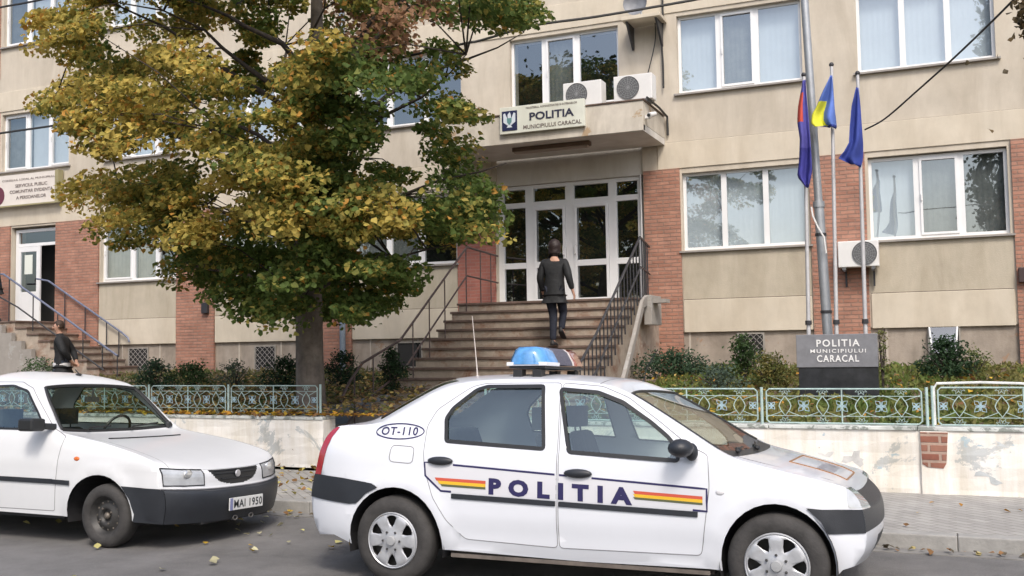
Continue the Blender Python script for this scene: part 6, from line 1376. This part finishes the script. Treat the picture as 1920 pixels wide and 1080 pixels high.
def person(loc, rz, label, J, jacket, trousers, hairm, hair='short', shoe=None, extra=None):
    t = empty('person', loc, label, 'person', rz=rz)
    g = lambda k: Vector(J[k])
    N_, E_ = [], []
    N_.append((*g('pelvis'), .12, .10)); chain(N_, E_, 0, [(*g('waist'), .115, .085), (*g('chest'), .135, .095), (*g('neckb'), .07)]); cb = 3; ch = 2
    nk = chain(N_, E_, cb, [(*g('neck'), .052), (*(g('head') + Vector((0, 0, -.06))), .070), (*g('head'), .096), (*(g('head') + Vector((0, 0, .075))), .070)])
    hd = g('head'); fd = Vector(J.get('face', (0, 1, 0))).normalized(); rt_ = fd.cross(Vector((0, 0, 1)))
    for s, nm in ((-1, 'l'), (1, 'r')):
        sh = chain(N_, E_, ch, [(*g('sh_' + nm), .058), (*g('el_' + nm), .042), (*g('wr_' + nm), .027)]); hand(N_, E_, sh, g('wr_' + nm), g('wr_' + nm) - g('el_' + nm), -s)
        chain(N_, E_, 0, [(*g('hip_' + nm), .088), (*g('kn_' + nm), .058), (*g('an_' + nm), .038), (*(g('an_' + nm) + Vector((0, .05, -.055))), .036), (*(g('an_' + nm) + Vector((0, .14, -.07))), .03)])
    body = skinned('body', N_, E_, SKIN, t)
    # face and ears
    b = MB(); f0 = hd + fd * .088
    b.ball(f0 + Vector((0, 0, -.012)) , .017, 8, (1, 1, 1.7)); b.ball(hd + rt_ * .086, .02, 8, (.5, 1, 1.6)); b.ball(hd - rt_ * .086, .02, 8, (.5, 1, 1.6)); b.build('nose_and_ears', SKIN, t, smooth='all', local=True)
    b = MB()
    for s in (-1, 1): b.ball(hd + fd * .083 + rt_ * .031 * s + Vector((0, 0, .006)), .010, 8, (1.2, .7, .7))
    b.build('eye', M['dark'], t, local=True, split=True)
    b = MB(); b.tube([hd + fd * .082 + rt_ * .022 + Vector((0, 0, -.048)), hd + fd * .090 + Vector((0, 0, -.05)), hd + fd * .082 - rt_ * .022 + Vector((0, 0, -.048))], .005, 6); b.build('mouth', mat('lips', (.32, .12, .10), .6), t, local=True)
    # hair: a shell over the top and back of the head
    b = MB(); n = 22; rows = 12; vs = []; long_ = hair == 'long'
    for i in range(rows + 1):
        for j in range(n):
            az = 2 * math.pi * j / n; u = fd * math.cos(az) + rt_ * math.sin(az); front = max(0, math.cos(az)); low = (2.0 if not long_ else 2.75) - front * 1.25; th = .02 + i / rows * low
            rr = .096 + (.016 if long_ else .0) + .004 * math.sin(j * 5 + i * 2); zz = math.cos(th) * 1.18
            vs.append(hd + Vector((0, 0, .012)) + u * math.sin(min(th, 1.75)) * rr * (1.0 if th < 1.75 or not long_ else .92) - fd * .012 + Vector((0, 0, zz * rr)))
    b.add(vs, [(i * n + j, i * n + (j + 1) % n, (i + 1) * n + (j + 1) % n, (i + 1) * n + j) for i in range(rows) for j in range(n)]); (b.ball(hd - fd * .045 + Vector((0, 0, -.10)), .072, 10, (1.1, .8, 1.2)) if long_ else None); o = b.build('hair', hairm, t, smooth='all', local=True); q = o.modifiers.new('thickness', 'SOLIDIFY'); q.thickness = .006
    # jacket
    N_, E_ = [], []; hem = g('pelvis') + Vector((0, 0, J.get('hem', -.05))); bulk = J.get('bulk', 1.0)
    N_.append((*hem, .185 * bulk, .145 * bulk)); chain(N_, E_, 0, [(*g('waist'), .175 * bulk, .135 * bulk), (*g('chest'), .185 * bulk, .135 * bulk), (*g('neckb'), .085, .08), (*(g('neck') + Vector((0, -.01, .015))), .068)])
    N_.append((*(hem + Vector((0, 0, -.035))), .178 * bulk, .138 * bulk)); E_.append((0, len(N_) - 1))
    for nm in ('l', 'r'):
        w_ = g('wr_' + nm) * .93 + g('el_' + nm) * .07
        chain(N_, E_, 2, [(*g('sh_' + nm), .082 * bulk), (*(g('sh_' + nm) * .5 + g('el_' + nm) * .5), .070 * bulk), (*g('el_' + nm), .063 * bulk), (*w_, .046)])
    jk = skinned('jacket', N_, E_, jacket, t)
    if extra: extra(t, g, jk)
    N_, E_ = [], []; N_.append((*g('pelvis'), .12, .10))
    for nm in ('l', 'r'): chain(N_, E_, 0, [(*g('hip_' + nm), .096, .094), (*(g('hip_' + nm) * .5 + g('kn_' + nm) * .5), .092), (*g('kn_' + nm), .074), (*(g('kn_' + nm) * .45 + g('an_' + nm) * .55), .064), (*(g('an_' + nm) + Vector((0, 0, -.02))), .058)])
    skinned('trousers', N_, E_, trousers, t)
    for nm in ('l', 'r'):
        a = g('an_' + nm); tp = Vector(J.get('toe_' + nm, (0, 1, -.0))).normalized(); b = MB(); rings = []
        for k, (d_, w_, h_) in enumerate(((-.07, .030, .07), (-.04, .042, .10), (.02, .043, .09), (.09, .048, .06), (.15, .046, .045), (.19, .028, .03))):
            c = a + tp * d_ + Vector((0, 0, -.085)); sd = tp.cross(Vector((0, 0, 1))).normalized(); rings.append([c + sd * w_ * math.cos(q) + Vector((0, 0, 1)) * (h_ * max(0, math.sin(q)) ) for q in [2 * math.pi * i / 12 for i in range(12)]])
        b.add([p for r_ in rings for p in r_], [(i * 12 + j, i * 12 + (j + 1) % 12, (i + 1) * 12 + (j + 1) % 12, (i + 1) * 12 + j) for i in range(5) for j in range(12)] + [tuple(range(12)), tuple(range(60, 72))[::-1]]); b.build('shoe', shoe or M['black'], t, smooth='all', local=True)
    return t
BLK = mat('black_jacket', (.011, .012, .014), .75, var=.4, vscale=14, bump=.6, bscale=18); NAVY = mat('dark_jeans', (.012, .015, .027), .85, var=.35, vscale=20); JEAN = mat('blue_jeans', (.05, .065, .10), .85, var=.3, vscale=20)
AUB = mat('auburn_hair', (.020, .010, .009), .6, var=.4, vscale=40); BRN = mat('brown_hair', (.05, .028, .018), .7, var=.3, vscale=40)
# climbing the main steps, seen from behind (facing +y), left foot planted, right foot lifting
J1 = dict(pelvis=(0, .02, .93), waist=(0, .03, 1.08), chest=(0, .04, 1.30), neckb=(0, .05, 1.45), neck=(0, .06, 1.52), head=(0, .08, 1.64), sh_l=(-.185, .04, 1.40), sh_r=(.185, .04, 1.40), el_l=(-.25, .02, 1.12), el_r=(.265, -.03, 1.13), wr_l=(-.24, .14, .90), wr_r=(.315, .02, .90),
          hip_l=(-.09, .02, .90), hip_r=(.09, .03, .90), kn_l=(-.035, .05, .50), kn_r=(.10, .18, .55), an_l=(-.02, -.05, .09), an_r=(.085, .10, .28), toe_r=(0, 1, -.5), bulk=1.05, hem=-.05)
p = unpx(1041, 655, 15.72); person((p.x, 15.72, ZL - 5 * RI + (.0)), rad(4), 'person in a black jacket and dark trousers climbing the main steps towards the door', J1, BLK, NAVY, AUB, 'long')
# walking left on the garden path, hands behind the back
J2 = dict(pelvis=(0, 0, .88), waist=(0, .01, 1.02), chest=(0, .03, 1.22), neckb=(0, .06, 1.36), neck=(0, .07, 1.42), head=(0, .09, 1.54), face=(-.35, 1, -.08), sh_l=(-.175, .03, 1.32), sh_r=(.175, .03, 1.32), el_l=(-.26, -.10, 1.07), el_r=(.26, -.10, 1.07), wr_l=(-.12, -.19, .90), wr_r=(.12, -.20, .89),
          hip_l=(-.09, 0, .86), hip_r=(.09, 0, .86), kn_l=(-.09, .16, .48), kn_r=(.09, -.02, .47), an_l=(-.09, .18, .09), an_r=(.09, -.24, .12), bulk=1.04)
def shirt(t, g, jk):
    b = MB(); b.lathe([(.165, .80), (.178, .835), (.172, .87)], (0, 0, 0), 'z', 20); b.build('shirt_hem', mat('white_shirt', (.7, .7, .72), .8), t, smooth='all', local=True)
pp = unpx(118, 690, 14.0); person((pp.x, 14.0, gz(pp.x, 14.0)), rad(118), 'man in a dark jacket and jeans walking left in front of the side steps', J2, BLK, JEAN, BRN, 'short', extra=shirt)
J3 = dict(J1); J3.update(an_r=(.09, -.04, .09), kn_r=(.10, .03, .50), toe_r=(0, 1, 0), el_r=(.30, -.10, 1.14), wr_r=(.26, .06, .93), pelvis=(0, .0, .93))
p3 = unpx(-7, 560, 18.3); person((p3.x, 18.3, 2.52), rad(150), 'person in a dark jacket mostly cut off by the left edge, on the side landing', J3, BLK, JEAN, BRN, 'short')
